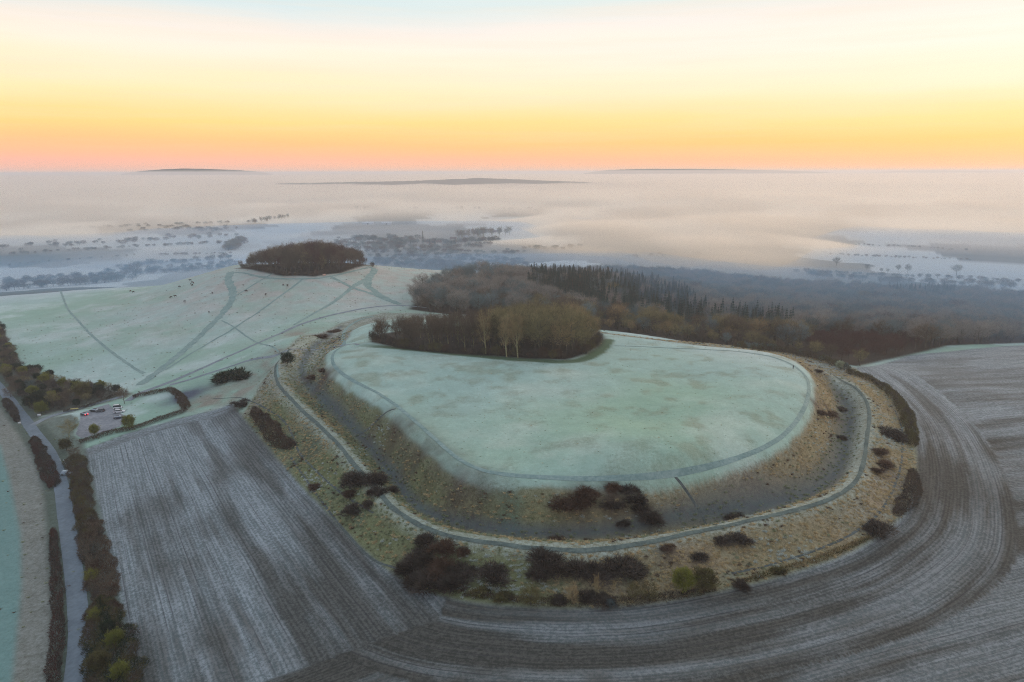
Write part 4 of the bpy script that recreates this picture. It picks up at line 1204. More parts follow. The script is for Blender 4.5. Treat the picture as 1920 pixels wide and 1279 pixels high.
BU = [  # px, py, width px, height m, material, label
    (672, 903, 46, 3.0, M_BRAMBLE, 'dark rounded thorn bush on the left of the group under the bank path'),
    (700, 906, 44, 2.8, M_BRAMBLE, 'dark thorn bush touching the bank path where it bends'),
    (655, 900, 34, 2.2, M_BRAMBLE, 'smaller dark bush at the upper left of the group under the bank path'),
    (708, 925, 30, 1.8, M_BRAMBLE, 'low dark bush squeezed against the bank path'),
    (738, 922, 24, 1.6, M_BRAMBLE, 'small dark bush on the ditch side of the bank path'),
    (660, 930, 26, 1.6, M_BRAMRED, 'low brown scrub below the dark group on the left bank'),
    (664, 958, 40, 1.8, M_BRAMBLE, 'brown-black scrub lower on the left bank'),
    (690, 950, 30, 1.6, M_BRAMBLE, 'ragged scrub right of the lower left scrub patch'),
    (800, 1020, 44, 2.4, M_BRAMBLE, 'topmost dark bush of the big thicket on the outer bank'),
    (840, 1030, 44, 2.2, M_BRAMRED, 'red-brown bush on top of the big thicket'),
    (795, 1048, 50, 2.6, M_BRAMBLE, 'dark bush in the upper left of the big thicket'),
    (770, 1075, 56, 3.0, M_BRAMBLE, 'dark bush at the left corner of the big thicket by the field'),
    (815, 1092, 66, 3.2, M_BRAMBLE, 'largest dark bush at the foot of the big thicket'),
    (855, 1100, 56, 3.0, M_BRAMBLE, 'dark bush at the lower right of the big thicket'),
    (835, 1065, 56, 2.4, M_BRAMRED, 'rusty bush in the heart of the big thicket'),
    (868, 1075, 46, 2.4, M_BRAMBLE, 'dark bush on the right flank of the big thicket'),
    (780, 1100, 50, 2.6, M_BRAMBLE, 'dark bush hugging the field edge below the big thicket'),
    (922, 1078, 56, 2.8, M_BRAMBLE, 'lone black bush between the two thickets'),
    (870, 1035, 26, 1.2, M_BRAMRED, 'small low bush right of the top of the big thicket'),
    (1010, 1050, 50, 2.6, M_BRAMBLE, 'dark bush at the upper left of the long thicket'),
    (1035, 1068, 56, 2.8, M_BRAMBLE, 'broad dark bush at the left end of the long thicket'),
    (1080, 1075, 56, 2.8, M_BRAMBLE, 'dark bush left of the middle of the long thicket'),
    (1120, 1078, 50, 2.6, M_BRAMBLE, 'dark bush in the middle of the long thicket'),
    (1160, 1068, 56, 3.0, M_BRAMBLE, 'tall dark bush right of the middle of the long thicket'),
    (1195, 1075, 46, 2.4, M_BRAMBLE, 'dark bush at the right end of the long thicket'),
    (1010, 1078, 40, 2.2, M_BRAMBLE, 'dark bush at the lower left of the long thicket'),
    (1050, 950, 50, 2.6, M_BRAMRED, 'red-brown bush at the left of the patch above the ditch'),
    (1080, 945, 50, 2.6, M_BRAMRED, 'red-brown bush in the middle of the patch above the ditch'),
    (1095, 925, 40, 1.8, M_BRAMRED, 'rusty scrub climbing to the meadow rim'),
    (1140, 950, 40, 1.8, M_BRAMBLE, 'low brown bush between the red bush and the long dark strip'),
    (1150, 915, 30, 1.4, M_BRAMRED, 'small rusty scrub just under the meadow rim'),
    (1180, 922, 34, 2.0, M_BRAMBLE, 'top bush of the dark strip running down the bank'),
    (1192, 940, 36, 2.2, M_BRAMBLE, 'second bush down the dark strip on the bank'),
    (1204, 957, 40, 2.4, M_BRAMBLE, 'third bush down the dark strip on the bank'),
    (1216, 974, 42, 2.4, M_BRAMBLE, 'lowest bush of the dark strip beside the ditch'),
    (1172, 983, 22, 1.2, M_BRAMBLE, 'small brown bush left of the foot of the dark strip'),
    (1352, 1018, 34, 1.4, M_BRAMBLE, 'flat dark bramble patch below the right bank path'),
    (1378, 1012, 40, 1.4, M_BRAMBLE, 'flat dark bramble patch right of its neighbour below the path'),
    (1312, 1048, 34, 1.2, M_BRAMBLE, 'small dark bramble patch alone on the tawny slope'),
    (1250, 1028, 24, .8, M_BRAMRED, 'low rusty scrub below the bank path'),
    (1040, 1012, 30, .7, M_BRAMRED, 'flat rusty scrub between ditch and path'),
    (1375, 968, 34, .8, M_BRAMBLE, 'flat dark scrub lying along the right ditch'),
    (1642, 996, 44, 2.4, M_BRAMBLE, 'black rounded bush at the lower right corner of the bank'),
    (1662, 812, 34, 2.2, M_BRAMBLE, 'dark bush left of the right-hand hedge'),
    (1680, 822, 32, 2.2, M_BRAMBLE, 'dark bush touching the right-hand hedge'),
    (1645, 850, 30, 1.3, M_BRAMRED, 'upper rusty scrub on the right outer bank'),
    (1655, 875, 34, 1.4, M_BRAMRED, 'lower rusty scrub on the right outer bank'),
    (1640, 885, 24, 1.0, M_BRAMRED, 'smallest rusty scrub on the right outer bank'),
    (1535, 775, 24, 1.0, M_BRAMRED, 'left of two brown scrub tufts on the inner bank'),
    (1555, 778, 24, 1.0, M_BRAMRED, 'right of two brown scrub tufts on the inner bank'),
    (1575, 822, 20, 1.0, M_BRAMBLE, 'dark tuft in the bed of the right ditch'),
    (1575, 768, 20, .8, M_BRAMBLE, 'flat dark tuft higher in the right ditch'),
    (1532, 697, 14, 1.0, M_BRAMBLE, 'small dark tuft at the far end of the ditch'),
    (457, 757, 34, 1.8, M_BRAMBLE, 'brown bush at the far corner of the left ploughed field'),
    (592, 915, 22, 1.4, M_BRAMRED, 'small brown bush on the edge of the left field'),
    (420, 710, 40, 3.0, M_LEAFD, 'left lobe of the dark evergreen thicket beside the track'),
    (440, 706, 44, 3.4, M_LEAFD, 'right lobe of the dark evergreen thicket beside the track'),
    (600, 632, 26, 1.2, M_BRAMRED, 'brown scrub in the ditch beyond the crossing path'),
    (630, 622, 24, 1.0, M_BRAMRED, 'brown scrub higher up the ditch beyond the crossing path'),
    (588, 708, 26, 1.2, M_BRAMRED, 'red-brown scrub in the top of the left ditch'),
    (606, 695, 24, 1.0, M_BRAMRED, 'red-brown scrub on the bank above the left ditch'),
    (1385, 1100, 26, 1.8, M_BRAMBLE, 'dark bush at the field edge right of the olive shrubs'),
    (1455, 1072, 22, 1.0, M_HEDGEO, 'small olive bush at the edge of the lower right field'),
    (1100, 1122, 30, 1.8, M_BRAMBLE, 'dark undergrowth between the two yellow-stemmed trees'),
    (1130, 1128, 36, 1.8, M_BRAMBLE, 'dark undergrowth right of the pale sapling at the field edge'),
    (1045, 1126, 30, 1.2, M_BRAMBLE, 'low dark undergrowth right of the first olive shrub'),
    (900, 1112, 34, 1.0, M_HEDGEO, 'low olive scrub at the field edge right of the big thicket'),
    (945, 1118, 30, .9, M_HEDGEO, 'low olive scrub at the field edge below the lone black bush'),
]
for px, py, w_, hm, mt, lb in BU:
    green = mt in (M_LEAFD, M_HEDGEO)
    bush(px, py, w_ * 1.15, hm, mt, lb, name='evergreen_bush' if mt is M_LEAFD else 'bramble_bush', pr=T_LBUSH if green else T_BUSH, tg='lbush' if green else 'bush')
# shrubs and small trees along the lower bank
for px, py, h, sx, mt, pr, tg, lb in [
    (538, 686, 6.6, 1.35, M_LEAFD, T_LEAFY, 'leafy', 'round dark green shrub where the path meets the bank'),
    (995, 1135, 5.0, 1.5, M_HEDGEO, T_SMALL, 'small', 'olive multi-stemmed shrub left of the pair at the field edge'),
    (1073, 1133, 5.2, 0.8, M_TW_TAN, T_SMALL, 'small', 'narrow yellow-brown sapling at the field edge'),
    (1117, 1120, 6.2, 0.6, M_TW_TAN, T_TALL, 'tall', 'pale yellow slender sapling in front of the long thicket'),
    (1185, 1125, 4.6, 0.9, M_HEDGEO, T_SMALL, 'small', 'small olive tree, left of a close pair at the field edge'),
    (1216, 1126, 5.0, 1.1, M_HEDGEO, T_SMALL, 'small', 'small olive tree, right of a close pair at the field edge'),
    (1280, 1112, 6.0, 1.2, M_LEAFG, T_LEAFY, 'leafy', 'left of two bushy yellow-green trees on the lower bank'),
    (1318, 1112, 6.0, 1.3, M_HEDGEO, T_LEAFY, 'leafy', 'right of two bushy yellow-green trees on the lower bank'),
    (1146, 1142, 2.6, 1.0, M_TW_GREY, T_SMALL, 'small', 'small tangled grey sapling leaning over the plough'),
    (691, 662, 2.0, 1.0, M_LEAFG, T_LEAFY, 'leafy', 'tiny green bush beside the crossing path') if False else (580, 660, 2.6, 0.8, M_LEAFG, T_SMALL, 'small', 'tiny thin bush beside the crossing path'),
    (1576, 693, 4.6, 1.2, M_BLOSSOM, T_LEAFY, 'leafy', 'pale blossom-white bush at the far end of the right hedge'),
]:
    q = pts([(px, py)])[0]; bh = {'small': 9, 'leafy': 8.5, 'tall': 20, 'round': 18}[tg]
    plant('shrub' if h < 5.1 or mt is M_LEAFD else 'small_tree', pr, int(px), mt, tg, q, h / bh * sx, lb, 'shrub' if h < 5.1 else 'tree', sz=h / bh)

# --- trees round the car park and road
CPT = [  # px, py (foot), height, sx, mat, proto, tag, label
    (30, 740, 7.5, 1.2, M_TW_BROWN, T_ROUND, 'round', 'dark bare tree beside the road above the junction'),
    (12, 712, 8, 1.2, M_TW_OLIVE, T_ROUND, 'round', 'olive bare tree at the left edge beside the road'),
    (5, 680, 8, 1.2, M_TW_BROWN, T_ROUND, 'round', 'dark bare tree furthest up the road'),
    (45, 705, 6, 1.2, M_LEAFG, T_LEAFY, 'leafy', 'small yellow-green tree at the far side of the roadside wood'),
    (60, 735, 7.5, 1.2, M_TW_GREY, T_ROUND, 'round', 'greyish bare tree in the roadside wood'),
    (85, 722, 6.5, 1.2, M_LEAFG, T_LEAFY, 'leafy', 'yellow-green tree on the pasture side of the roadside wood'),
    (75, 760, 8, 1.25, M_LEAFD, T_LEAFY, 'leafy', 'dark green tree at the corner of the road junction'),
    (100, 765, 9, 1.2, M_TW_OLIVE, T_ROUND, 'round', 'largest olive domed tree of the roadside wood'),
    (55, 765, 7, 1.2, M_LEAFD, T_LEAFY, 'leafy', 'dark green tree nearest the road above the junction'),
    (118, 728, 6, 1.1, M_LEAFG, T_LEAFY, 'leafy', 'small green tree by the pasture between two larger trees'),
    (128, 755, 7.5, 1.2, M_TW_BROWN, T_ROUND, 'round', 'brown bare tree behind the lane to the car park'),
    (158, 750, 9.5, 1.15, M_HEDGEO, T_LEAFY, 'leafy', 'tall olive green tree above the car park lane'),
    (148, 738, 8, 1.1, M_LEAFG, T_SMALL, 'small', 'yellow-green crown behind the tall olive tree'),
    (233, 757, 8.5, 1.1, M_TW_BROWN, T_ROUND, 'round', 'brown feathery tree at the far end of the car park'),
    (130, 820, 8.5, 1.2, M_TW_OLIVE, T_OPEN, 'open', 'open vase-shaped bare tree at the near left of the car park'),
    (178, 818, 5.6, 1.0, M_LEAFG, T_LEAFY, 'leafy', 'small golden-green tree on the near edge of the car park'),
    (243, 806, 7.0, 1.05, M_LEAFG, T_LEAFY, 'leafy', 'bright olive-green round tree at the right of the car park'),
    (125, 845, 5.5, 1.3, M_HEDGEO, T_LEAFY, 'leafy', 'olive bush-like tree below the car park beside the road'),
    (140, 860, 5, 1.3, M_TW_BROWN, T_SMALL, 'small', 'brown bare tree at the head of the roadside hedge'),
    (20, 745, 6.5, 1.3, M_TW_BROWN, T_SMALL, 'small', 'low brown tree beside the road by the frame edge') ,
    (8, 650, 6, 1.2, M_TW_RED, T_SMALL, 'small', 'reddish bare tree at the left edge beside the pasture'),
    (4, 628, 5.5, 1.2, M_TW_RED, T_SMALL, 'small', 'reddish bare tree farthest up the pasture edge'),
    (14, 668, 5.5, 1.2, M_TW_RED, T_SMALL, 'small', 'reddish bare tree lower on the pasture edge'),
    (172, 1092, 4.5, 1.1, M_LEAFG, T_SMALL, 'small', 'small yellow-green tree in the roadside hedge beside the bend'),
    (178, 1165, 4, 1.2, M_LEAFG, T_SMALL, 'small', 'yellow-green shrub tree lower in the roadside hedge'),
    (215, 1215, 4.5, 1.3, M_LEAFG, T_LEAFY, 'leafy', 'bright yellow-green tree in the widest part of the hedge'),
    (190, 1260, 5, 1.3, M_HEDGEO, T_LEAFY, 'leafy', 'olive tree at the bottom of the roadside hedge'),
    (225, 1279, 4.5, 1.3, M_LEAFG, T_LEAFY, 'leafy', 'yellow-green tree at the bottom edge beside the ploughed field'),
    (205, 1190, 4, 1.2, M_LEAFD, T_LEAFY, 'leafy', 'dark green shrub tree above the bright yellow-green one'),
]
for px, py, h, sx, mt, pr, tg, lb in CPT:
    q = pts([(px, py)])[0]; bh = {'small': 9, 'leafy': 8.5, 'tall': 20, 'round': 18, 'open': 12}[tg]
    plant('roadside_tree', pr, int(px), mt, tg, q, h / bh * sx, lb, 'tree', sz=h / bh)


# dense growth between the road and the pasture
Pl = scatter(P_lw, 5.6, 23)
for i, (x, y) in enumerate(Pl):
    px, py = to_px(x, y, float(H(x, y)))
    if px < -60 or dline(np.array([[x, y]]), L_road)[0] < 5 or dline(np.array([[x, y]]), L_lane)[0] < 4: continue
    u = rnd.random()
    mt, pr, tg, bh, ad = (M_TW_BROWN, T_SMALL, 'small', 9, 'brown') if u < .35 else (M_TW_OLIVE, T_ROUND, 'round', 18, 'olive') if u < .5 else (M_BRAMBLE, T_SMALL, 'small', 9, 'blackish') if u < .75 else (M_LEAFD, T_LEAFY, 'leafy', 8.5, 'dark green') if u < .93 else (M_LEAFG, T_LEAFY, 'leafy', 8.5, 'yellow-green')
    hh = rnd.uniform(3.5, 6.5)
    plant('thicket_tree', pr, i, mt, tg, (x, y), hh / bh * 1.3, ('taller ' if hh > 5 else 'low ') + ad + ' tree in the roadside thicket, ' + zone(px, [(-15, 'beyond the left edge'), (10, 'at the left edge by the road'), (30, 'beside the upper road'), (50, 'just above the road junction'), (72, 'behind the white notice board'), (100, 'left of the yellow banner board'), (135, 'above the lane, left of the banner'), (165, 'behind the yellow banner board'), (9999, 'above the parked black cars')]), 'tree', 'small trees of the roadside thicket', sz=hh / bh)


# --- hedges: one thing each, twigs all along a line
def hedge(L_, width, height, mats, label, dens=46, seed=1, wtw=0.12, step=0.5, name='hedge'):
    rng = np.random.default_rng(seed)
    P = resample(smooth(pts(L_), 5), step)
    T = np.gradient(P, axis=0); T /= np.linalg.norm(T, axis=1)[:, None] + 1e-9
    Nn = np.stack([T[:, 1], -T[:, 0]], -1)
    w = np.interp(np.linspace(0, 1, len(P)), np.linspace(0, 1, len(width)), width); h = np.interp(np.linspace(0, 1, len(P)), np.linspace(0, 1, len(height)), height)
    total = int(len(P) * step * dens * np.mean(w))
    i = rng.integers(0, len(P), total)
    s = i * step
    u = rng.uniform(-1, 1, total)
    lump = 0.55 + 0.75 * fbm(s / 3.5, u * w[i] / 5 + 3, seed, 3)
    hloc = h[i] * (lump * 1.3 - 0.2) * np.sqrt(np.clip(1 - u * u * 0.9, 0.05, 1))
    q = rng.uniform(0.0, 1.0, total) ** 0.55
    wl = w[i] / 2 * (0.45 + 1.0 * fbm(s / 4, np.sign(u) * 7, seed + 3, 3)) * np.clip(np.minimum(s, s.max() - s) / 3 + .25, 0, 1) ** .5
    xy = P[i] + Nn[i] * (u * wl)[:, None] + rng.normal(size=(total, 2)) * 0.15
    X = np.column_stack([xy, H(xy[:, 0], xy[:, 1]) + hloc * q])
    D = np.column_stack([Nn[i] * u[:, None] * 0.9, np.full(total, 0.8)]) + rng.normal(size=(total, 3)) * 0.45
    v, f = slivers(X, D, rng.uniform(.5, 1.1, total) * 0.75, rng.uniform(.6, 1.4, total) * wtw, rng)
    org = np.array([P[len(P) // 2][0], P[len(P) // 2][1], float(H(*P[len(P) // 2]))])
    me = mesh_from(name, v - org, f, smooth_=False)
    for m_ in mats: me.materials.append(m_)
    if len(mats) > 1:
        c = fbm(s / 6, u * 1.5 + 20, seed + 9, 3); c = (c - c.min()) / (c.max() - c.min())
        me.polygons.foreach_set('material_index', np.clip((c * len(mats) * 1.0 + rng.normal(size=total) * 0.35), 0, len(mats) - 1).astype(np.int32))
    return link(name, me, loc=org, label=label, category='hedge')


hedge([(140, 862), (152, 915), (158, 965), (168, 1010)], [7, 7, 6, 6], [2.5, 2.6, 2.6, 2.2], [M_BRAMBLE, M_TW_BROWN, M_HEDGEO, M_BRAMRED], 'brown overgrown hedge between the road and the ploughed field, upper half', seed=2)
hedge([(172, 985), (178, 1040), (190, 1090), (200, 1130)], [7, 8, 8, 6], [2.2, 2.2, 2.0, 1.6], [M_BRAMBLE, M_TW_BROWN, M_BRAMRED], 'dense dark brown hedge beside the road bend', seed=3)
hedge([(190, 1130), (200, 1170), (208, 1220), (212, 1279), (212, 1340)], [6, 9, 11, 12, 12], [1.6, 2.2, 2.6, 2.6, 2.6], [M_BRAMBLE, M_LEAFD, M_HEDGEO, M_TW_BROWN, M_BRAMRED], 'wide mixed green and brown hedge at the lower left', seed=4)
hedge([(64, 825), (75, 850), (92, 885), (100, 915)], [3.5, 5, 5.5, 4], [1.6, 2.4, 2.4, 1.6], [M_BRAMBLE, M_TW_RED], 'dark red-brown hedge on the left of the road above the layby', seed=5)
hedge([(100, 1000), (104, 1060), (108, 1130), (108, 1200), (100, 1279), (92, 1330)], [1.8, 2.6, 2.6, 2.8, 3, 3], [2.2, 1.8, 2.0, 2.0, 2.0, 2], [M_BRAMBLE, M_TW_RED], 'narrow dark hedge along the left side of the road', seed=6)
hedge([(10, 752), (25, 775), (33, 792)], [4, 4, 2], [2, 2, 1.4], [M_BRAMBLE], 'short dark hedge left of the road before the junction', seed=7)
hedge([(150, 832), (200, 815), (255, 803), (300, 788), (350, 770)], [4, 3.5, 3, 3.5, 3.5], [1.6, 1.5, 1.4, 1.6, 1.8], [M_TW_BROWN, M_BRAMRED, M_BRAMBLE], 'low brown hedge between the car park and the ploughed field', seed=8)
hedge([(250, 746), (290, 738), (322, 733), (340, 750), (350, 768)], [3, 3, 3.5, 4, 4], [1.6, 1.6, 1.8, 1.8, 1.8], [M_BRAMRED, M_TW_BROWN], 'rusty hedge curling round the frosted paddock', seed=9)
hedge([(120, 773), (160, 764), (200, 750), (228, 741)], [2, 2, 2.4, 2.4], [1.2, 1.2, 1.6, 1.6], [M_TW_BROWN, M_BRAMBLE], 'thin hedge on the far side of the car park lane', seed=10)
hedge([(475, 772), (500, 800), (525, 828), (548, 842)], [4, 5, 6, 4], [2, 2.4, 2.6, 2], [M_BRAMBLE, M_BRAMRED, M_TW_BROWN], 'dark hedge at the foot of the left bank beside the plough', seed=11)
hedge([(1590, 700), (1625, 712), (1660, 732), (1690, 765), (1705, 800), (1712, 838)], [4, 4, 5, 5.5, 5, 3.5], [2.4, 2.4, 3.2, 3.4, 3, 2.2], [M_BRAMBLE, M_HEDGEO, M_HEDGEO, M_BRAMBLE], 'olive and black hedge along the right foot of the bank', seed=12)
hedge([(1712, 888), (1712, 920), (1698, 948), (1680, 968)], [3, 4.5, 4.5, 2.5], [2, 2.6, 2.4, 1.4], [M_BRAMBLE, M_TW_BROWN], 'short thick dark hedge in the right corner of the bank', seed=13)
hedge([(1380, 652), (1440, 658), (1500, 668), (1560, 684), (1590, 696)], [5, 5, 6, 6, 5], [3, 3, 3.5, 3.5, 3], [M_TW_BROWN, M_HEDGEO, M_TW_GREY], 'brown hedge along the far rim of the earthwork', seed=14)
hedge([(870, 1118), (950, 1124), (1000, 1130), (1060, 1132), (1150, 1132), (1250, 1122), (1340, 1106)], [1.5, 1.6, 2, 2.4, 2.4, 2, 1.5], [.7, .7, .9, 1.1, 1.1, .9, .6], [M_HEDGEO, M_TW_BROWN, M_BRAMBLE], 'low olive scrub strip where the bank meets the plough', seed=15)
hedge([(1395, 1090), (1480, 1066), (1560, 1040), (1630, 1008)], [1.2, 1.4, 1.4, 1.2], [.4, .5, .5, .4], [M_TW_TAN, M_HEDGEO], 'thin strip of tan weeds above the lower right field', seed=16)

# ------------------------------------------------------------------ fog and haze
def volume_mat(name, color, dens, aniso):
    m = bpy.data.materials.new(name); m.use_nodes = True; nt = m.node_tree; nt.nodes.clear()
    out = nt.nodes.new('ShaderNodeOutputMaterial'); v = nt.nodes.new('ShaderNodeVolumePrincipled')
    v.inputs['Color'].default_value = (*color, 1); v.inputs['Density'].default_value = dens; v.inputs['Anisotropy'].default_value = aniso
    nt.links.new(v.outputs[0], out.inputs['Volume'])
    return m


FOG = [(40, 520, 2.5), (200, 500, 2.5), (330, 480, 3), (0, 490, -3), (0, 470, 3), (200, 462, 3), (430, 480, 2.5), (420, 450, 0), (480, 440, 1), (540, 430, -2), (620, 440, 3), (700, 455, 2.5), (800, 470, 2.5), (850, 450, 2.5), (900, 430, 2), (930, 410, 0), (760, 415, -1),
       (930, 480, 2.5), (1010, 500, 2), (960, 450, 3), (1000, 462, 12), (1080, 480, 14), (1100, 440, 24), (1300, 470, 20), (1450, 490, 12), (1500, 470, 17), (1570, 500, 2), (1650, 490, -2), (1800, 490, -2), (1900, 505, -2), (1650, 455, 2), (1800, 450, 4), (1900, 460, 3), (1700, 430, 12), (1900, 425, 12),
       (1000, 400, 10), (1050, 415, 12), (700, 395, 6), (560, 395, 8), (400, 405, 9), (300, 430, 6), (150, 440, 9), (50, 440, 12), (80, 400, 20), (500, 375, 20), (800, 375, 22), (1100, 385, 20), (1400, 430, 24), (1400, 390, 26), (1700, 390, 20), (1900, 385, 22),
       (100, 360, 26), (600, 355, 26), (1000, 355, 28), (1500, 360, 30), (1900, 360, 30), (200, 335, 30), (960, 335, 30), (1800, 338, 30)]
A = np.array(FOG, float); az_, te_ = ray(A[:, 0], A[:, 1]); fa, fl = az_, np.log(CAMZ / -te_)
fogA = np.radians(np.r_[np.arange(-60, 60.1, 0.6)]); fogR = [650.0]
while fogR[-1] < 26000: fogR.append(fogR[-1] * 1.022)
fogR = np.array(fogR); FR, FA_ = np.meshgrid(fogR, fogA, indexing='ij')
LR = np.log(np.minimum(FR, 9000)); top = np.zeros_like(FR); ws = np.zeros_like(FR)
for a, l, v in zip(fa, fl, A[:, 2]):
    w = 1 / ((((FA_ - a) / 0.09) ** 2 + ((LR - l) / 0.13) ** 2) ** 1.6 + 0.02)
    top += w * v; ws += w
top /= ws
FX, FY = FR * np.sin(FA_), FR * np.cos(FA_)
top += 15 * (fbm(FX / 190, FY / 330, 91, 5) - 0.5) * np.clip((top + 2) / 10, 0.35, 1)
top -= 12 * (1 - sst(FR, 700, 950))
top += 8 * (fbm(FX / 1400, FY / 1800, 95, 3) - 0.5) * sst(FR, 2000, 4000)
top += np.interp(FR, [1800, 2600, 3600, 5000, 9000, 26000], [0, 5, 25, 55, 92, 100]) * np.clip((top + 6) / 14, 0, 1)
top = np.maximum(top, -0.55)
m_, k_ = FR.shape
Vt = np.stack([FX.ravel(), FY.ravel(), top.ravel()], -1); Vb = Vt.copy(); Vb[:, 2] = -0.9
ii, jj = np.meshgrid(np.arange(m_ - 1), np.arange(k_ - 1), indexing='ij'); ii, jj = ii.ravel(), jj.ravel()
Ft = np.stack([ii * k_ + jj, ii * k_ + jj + 1, (ii + 1) * k_ + jj + 1, (ii + 1) * k_ + jj], -1)
Fb = Ft[:, ::-1] + m_ * k_
loop = np.r_[np.arange(k_), np.arange(1, m_) * k_ + k_ - 1, (m_ - 1) * k_ + np.arange(k_ - 2, -1, -1), np.arange(m_ - 2, 0, -1) * k_]
nx_ = np.roll(loop, -1)
Fs = np.stack([loop, loop + m_ * k_, nx_ + m_ * k_, nx_], -1)
me = mesh_from('fog', np.vstack([Vt, Vb]), np.vstack([Ft, Fb, Fs]), mat=volume_mat('fog', (1.0, 0.93, 0.835), 0.0125, 0.42))
link('fog', me, kind='stuff', label='low pale fog lying over the valley', category='fog')

# bluish damp air hanging over the wood and the open valley floor, where there is no fog
mR = fogR = np.r_[np.geomspace(470, 2500, 70)]; MRr, MA = np.meshgrid(mR, fogA, indexing='ij')
MX, MY = MRr * np.sin(MA), MRr * np.cos(MA)
from_fog = np.zeros_like(MRr)
fi = np.clip(np.searchsorted(FR[:, 0], MRr[:, 0]), 0, FR.shape[0] - 1)
from_fog = top[fi, :]
over = np.maximum(sst(MRr, 690, 860), sst(MX, 20, 140) * sst(MRr, 430, 560))
mt_ = (H(MX.ravel(), MY.ravel()).reshape(MX.shape) + 40 - 14 * sst(MRr, 900, 1200) + 12 * (fbm(MX / 200, MY / 200, 66, 3) - .5)) * np.maximum(1 - sst(from_fog, 3.5, 12), 1 - sst(MRr, 900, 1000)) * over * (1 - sst(MRr, 1900, 2450)) - 0.6
m_, k_ = MRr.shape
Vt = np.stack([MX.ravel(), MY.ravel(), mt_.ravel()], -1); Vb = Vt.copy(); Vb[:, 2] = -1.0
ii, jj = np.meshgrid(np.arange(m_ - 1), np.arange(k_ - 1), indexing='ij'); ii, jj = ii.ravel(), jj.ravel()
Ft = np.stack([ii * k_ + jj, ii * k_ + jj + 1, (ii + 1) * k_ + jj + 1, (ii + 1) * k_ + jj], -1)
Fb = Ft[:, ::-1] + m_ * k_
loop = np.r_[np.arange(k_), np.arange(1, m_) * k_ + k_ - 1, (m_ - 1) * k_ + np.arange(k_ - 2, -1, -1), np.arange(m_ - 2, 0, -1) * k_]
nx_ = np.roll(loop, -1)
Fs = np.stack([loop, loop + m_ * k_, nx_ + m_ * k_, nx_], -1)
me = mesh_from('mist', np.vstack([Vt, Vb]), np.vstack([Ft, Fb, Fs]), mat=volume_mat('mist', (0.26, 0.52, 0.82), 0.0013, 0.0))
link('mist', me, kind='stuff', label='thin blue mist over the woods and valley floor', category='mist')

hz = 31000.0; zt = 163.0; zb = -1.6
V = np.array([(sx * hz, sy * hz, z) for z in (zb, zt) for sx, sy in ((-1, -1), (1, -1), (1, 1), (-1, 1))], float)
F = np.array([(3, 2, 1, 0), (4, 5, 6, 7), (0, 1, 5, 4), (1, 2, 6, 5), (2, 3, 7, 6), (3, 0, 4, 7)])
me = mesh_from('haze', V, F, mat=volume_mat('haze', (0.92, 0.92, 0.96), 0.00016, 0.34), smooth_=False)
link('haze', me, kind='stuff', label='thin blue morning haze over the whole scene', category='haze')


# ------------------------------------------------------------------ far hills
M_HILL = mat_flat('distant_wooded_hill', (0.05, 0.06, 0.06), (0.08, 0.09, 0.08), 0.01)


def hill(pxs, tops, Y, base, label, seed):
    """a long low ridge at distance Y whose crest passes the given photograph heights"""
    px = np.linspace(pxs[0], pxs[-1], 120); ty = np.interp(px, pxs, tops)
    az, te = ray(px, ty)
    r = Y / np.cos(az); zt_ = CAMZ + r * te
    zt_ = np.maximum(zt_, base) + 6 * (fbm(px / 9, px * 0, seed, 4) - 0.5)
    tpr = np.sin(np.linspace(0, math.pi, 120)) ** 0.35
    zt_ = zt_ * (0.35 + 0.65 * tpr); zt_[0] = zt_[-1] = 0
    V = []
    for k, (dy, f) in enumerate([(-900, 0), (-400, .55), (-120, .92), (0, 1.0), (120, .92), (500, .5), (1000, 0)]):
        R_ = (Y + dy) / np.cos(az)
        V.append(np.stack([R_ * np.sin(az), R_ * np.cos(az), zt_ * f - 0.3 * (f == 0)], -1))
    V = np.stack(V, 1); m1, k1 = V.shape[:2]
    ii, jj = np.meshgrid(np.arange(m1 - 1), np.arange(k1 - 1), indexing='ij'); ii, jj = ii.ravel(), jj.ravel()
    F = np.stack([ii * k1 + jj, (ii + 1) * k1 + jj, (ii + 1) * k1 + jj + 1, ii * k1 + jj + 1], -1)
    link('hill', mesh_from('hill', V.reshape(-1, 3), F, mat=M_HILL), kind='structure', label=label, category='hill')


hill([215, 260, 300, 350, 400, 480, 520], [320, 317.5, 316.5, 316, 317, 317.5, 320], 13000, 5, 'distant dark hill on the left horizon', 1)
hill([1080, 1120, 1180, 1250, 1320, 1400, 1520, 1620], [318, 314, 314, 316, 317, 318, 319, 321], 12000, 5, 'long distant ridge on the right of centre', 2)
hill([1580, 1650, 1720, 1800, 1900, 1990], [322, 320, 319, 320, 321, 323], 14000, 5, 'faint distant ridge at the far right', 3)
hill([320, 400, 520, 640, 760, 870, 900, 1000, 1180, 1300], [344, 341, 342, 341, 339.5, 335.5, 333, 337, 340, 345], 5200, 2, 'low misty ridge across the middle distance', 4)


# ------------------------------------------------------------------ tufts of rough grass
def tuft_mesh(seed, nn=70, hh=0.55, rr=0.45, w=0.10):
    rng = np.random.default_rng(seed)
    P = rng.normal(size=(nn, 3)) * rr * 0.5; P[:, 2] = 0
    D = np.column_stack([P[:, :2] * 1.4, np.full(nn, 0.8)]) + rng.normal(size=(nn, 3)) * 0.3
    return slivers(P - (0, 0, 0.05), D, rng.uniform(.5, 1.2, nn) * hh, rng.uniform(.6, 1.3, nn) * w, rng)


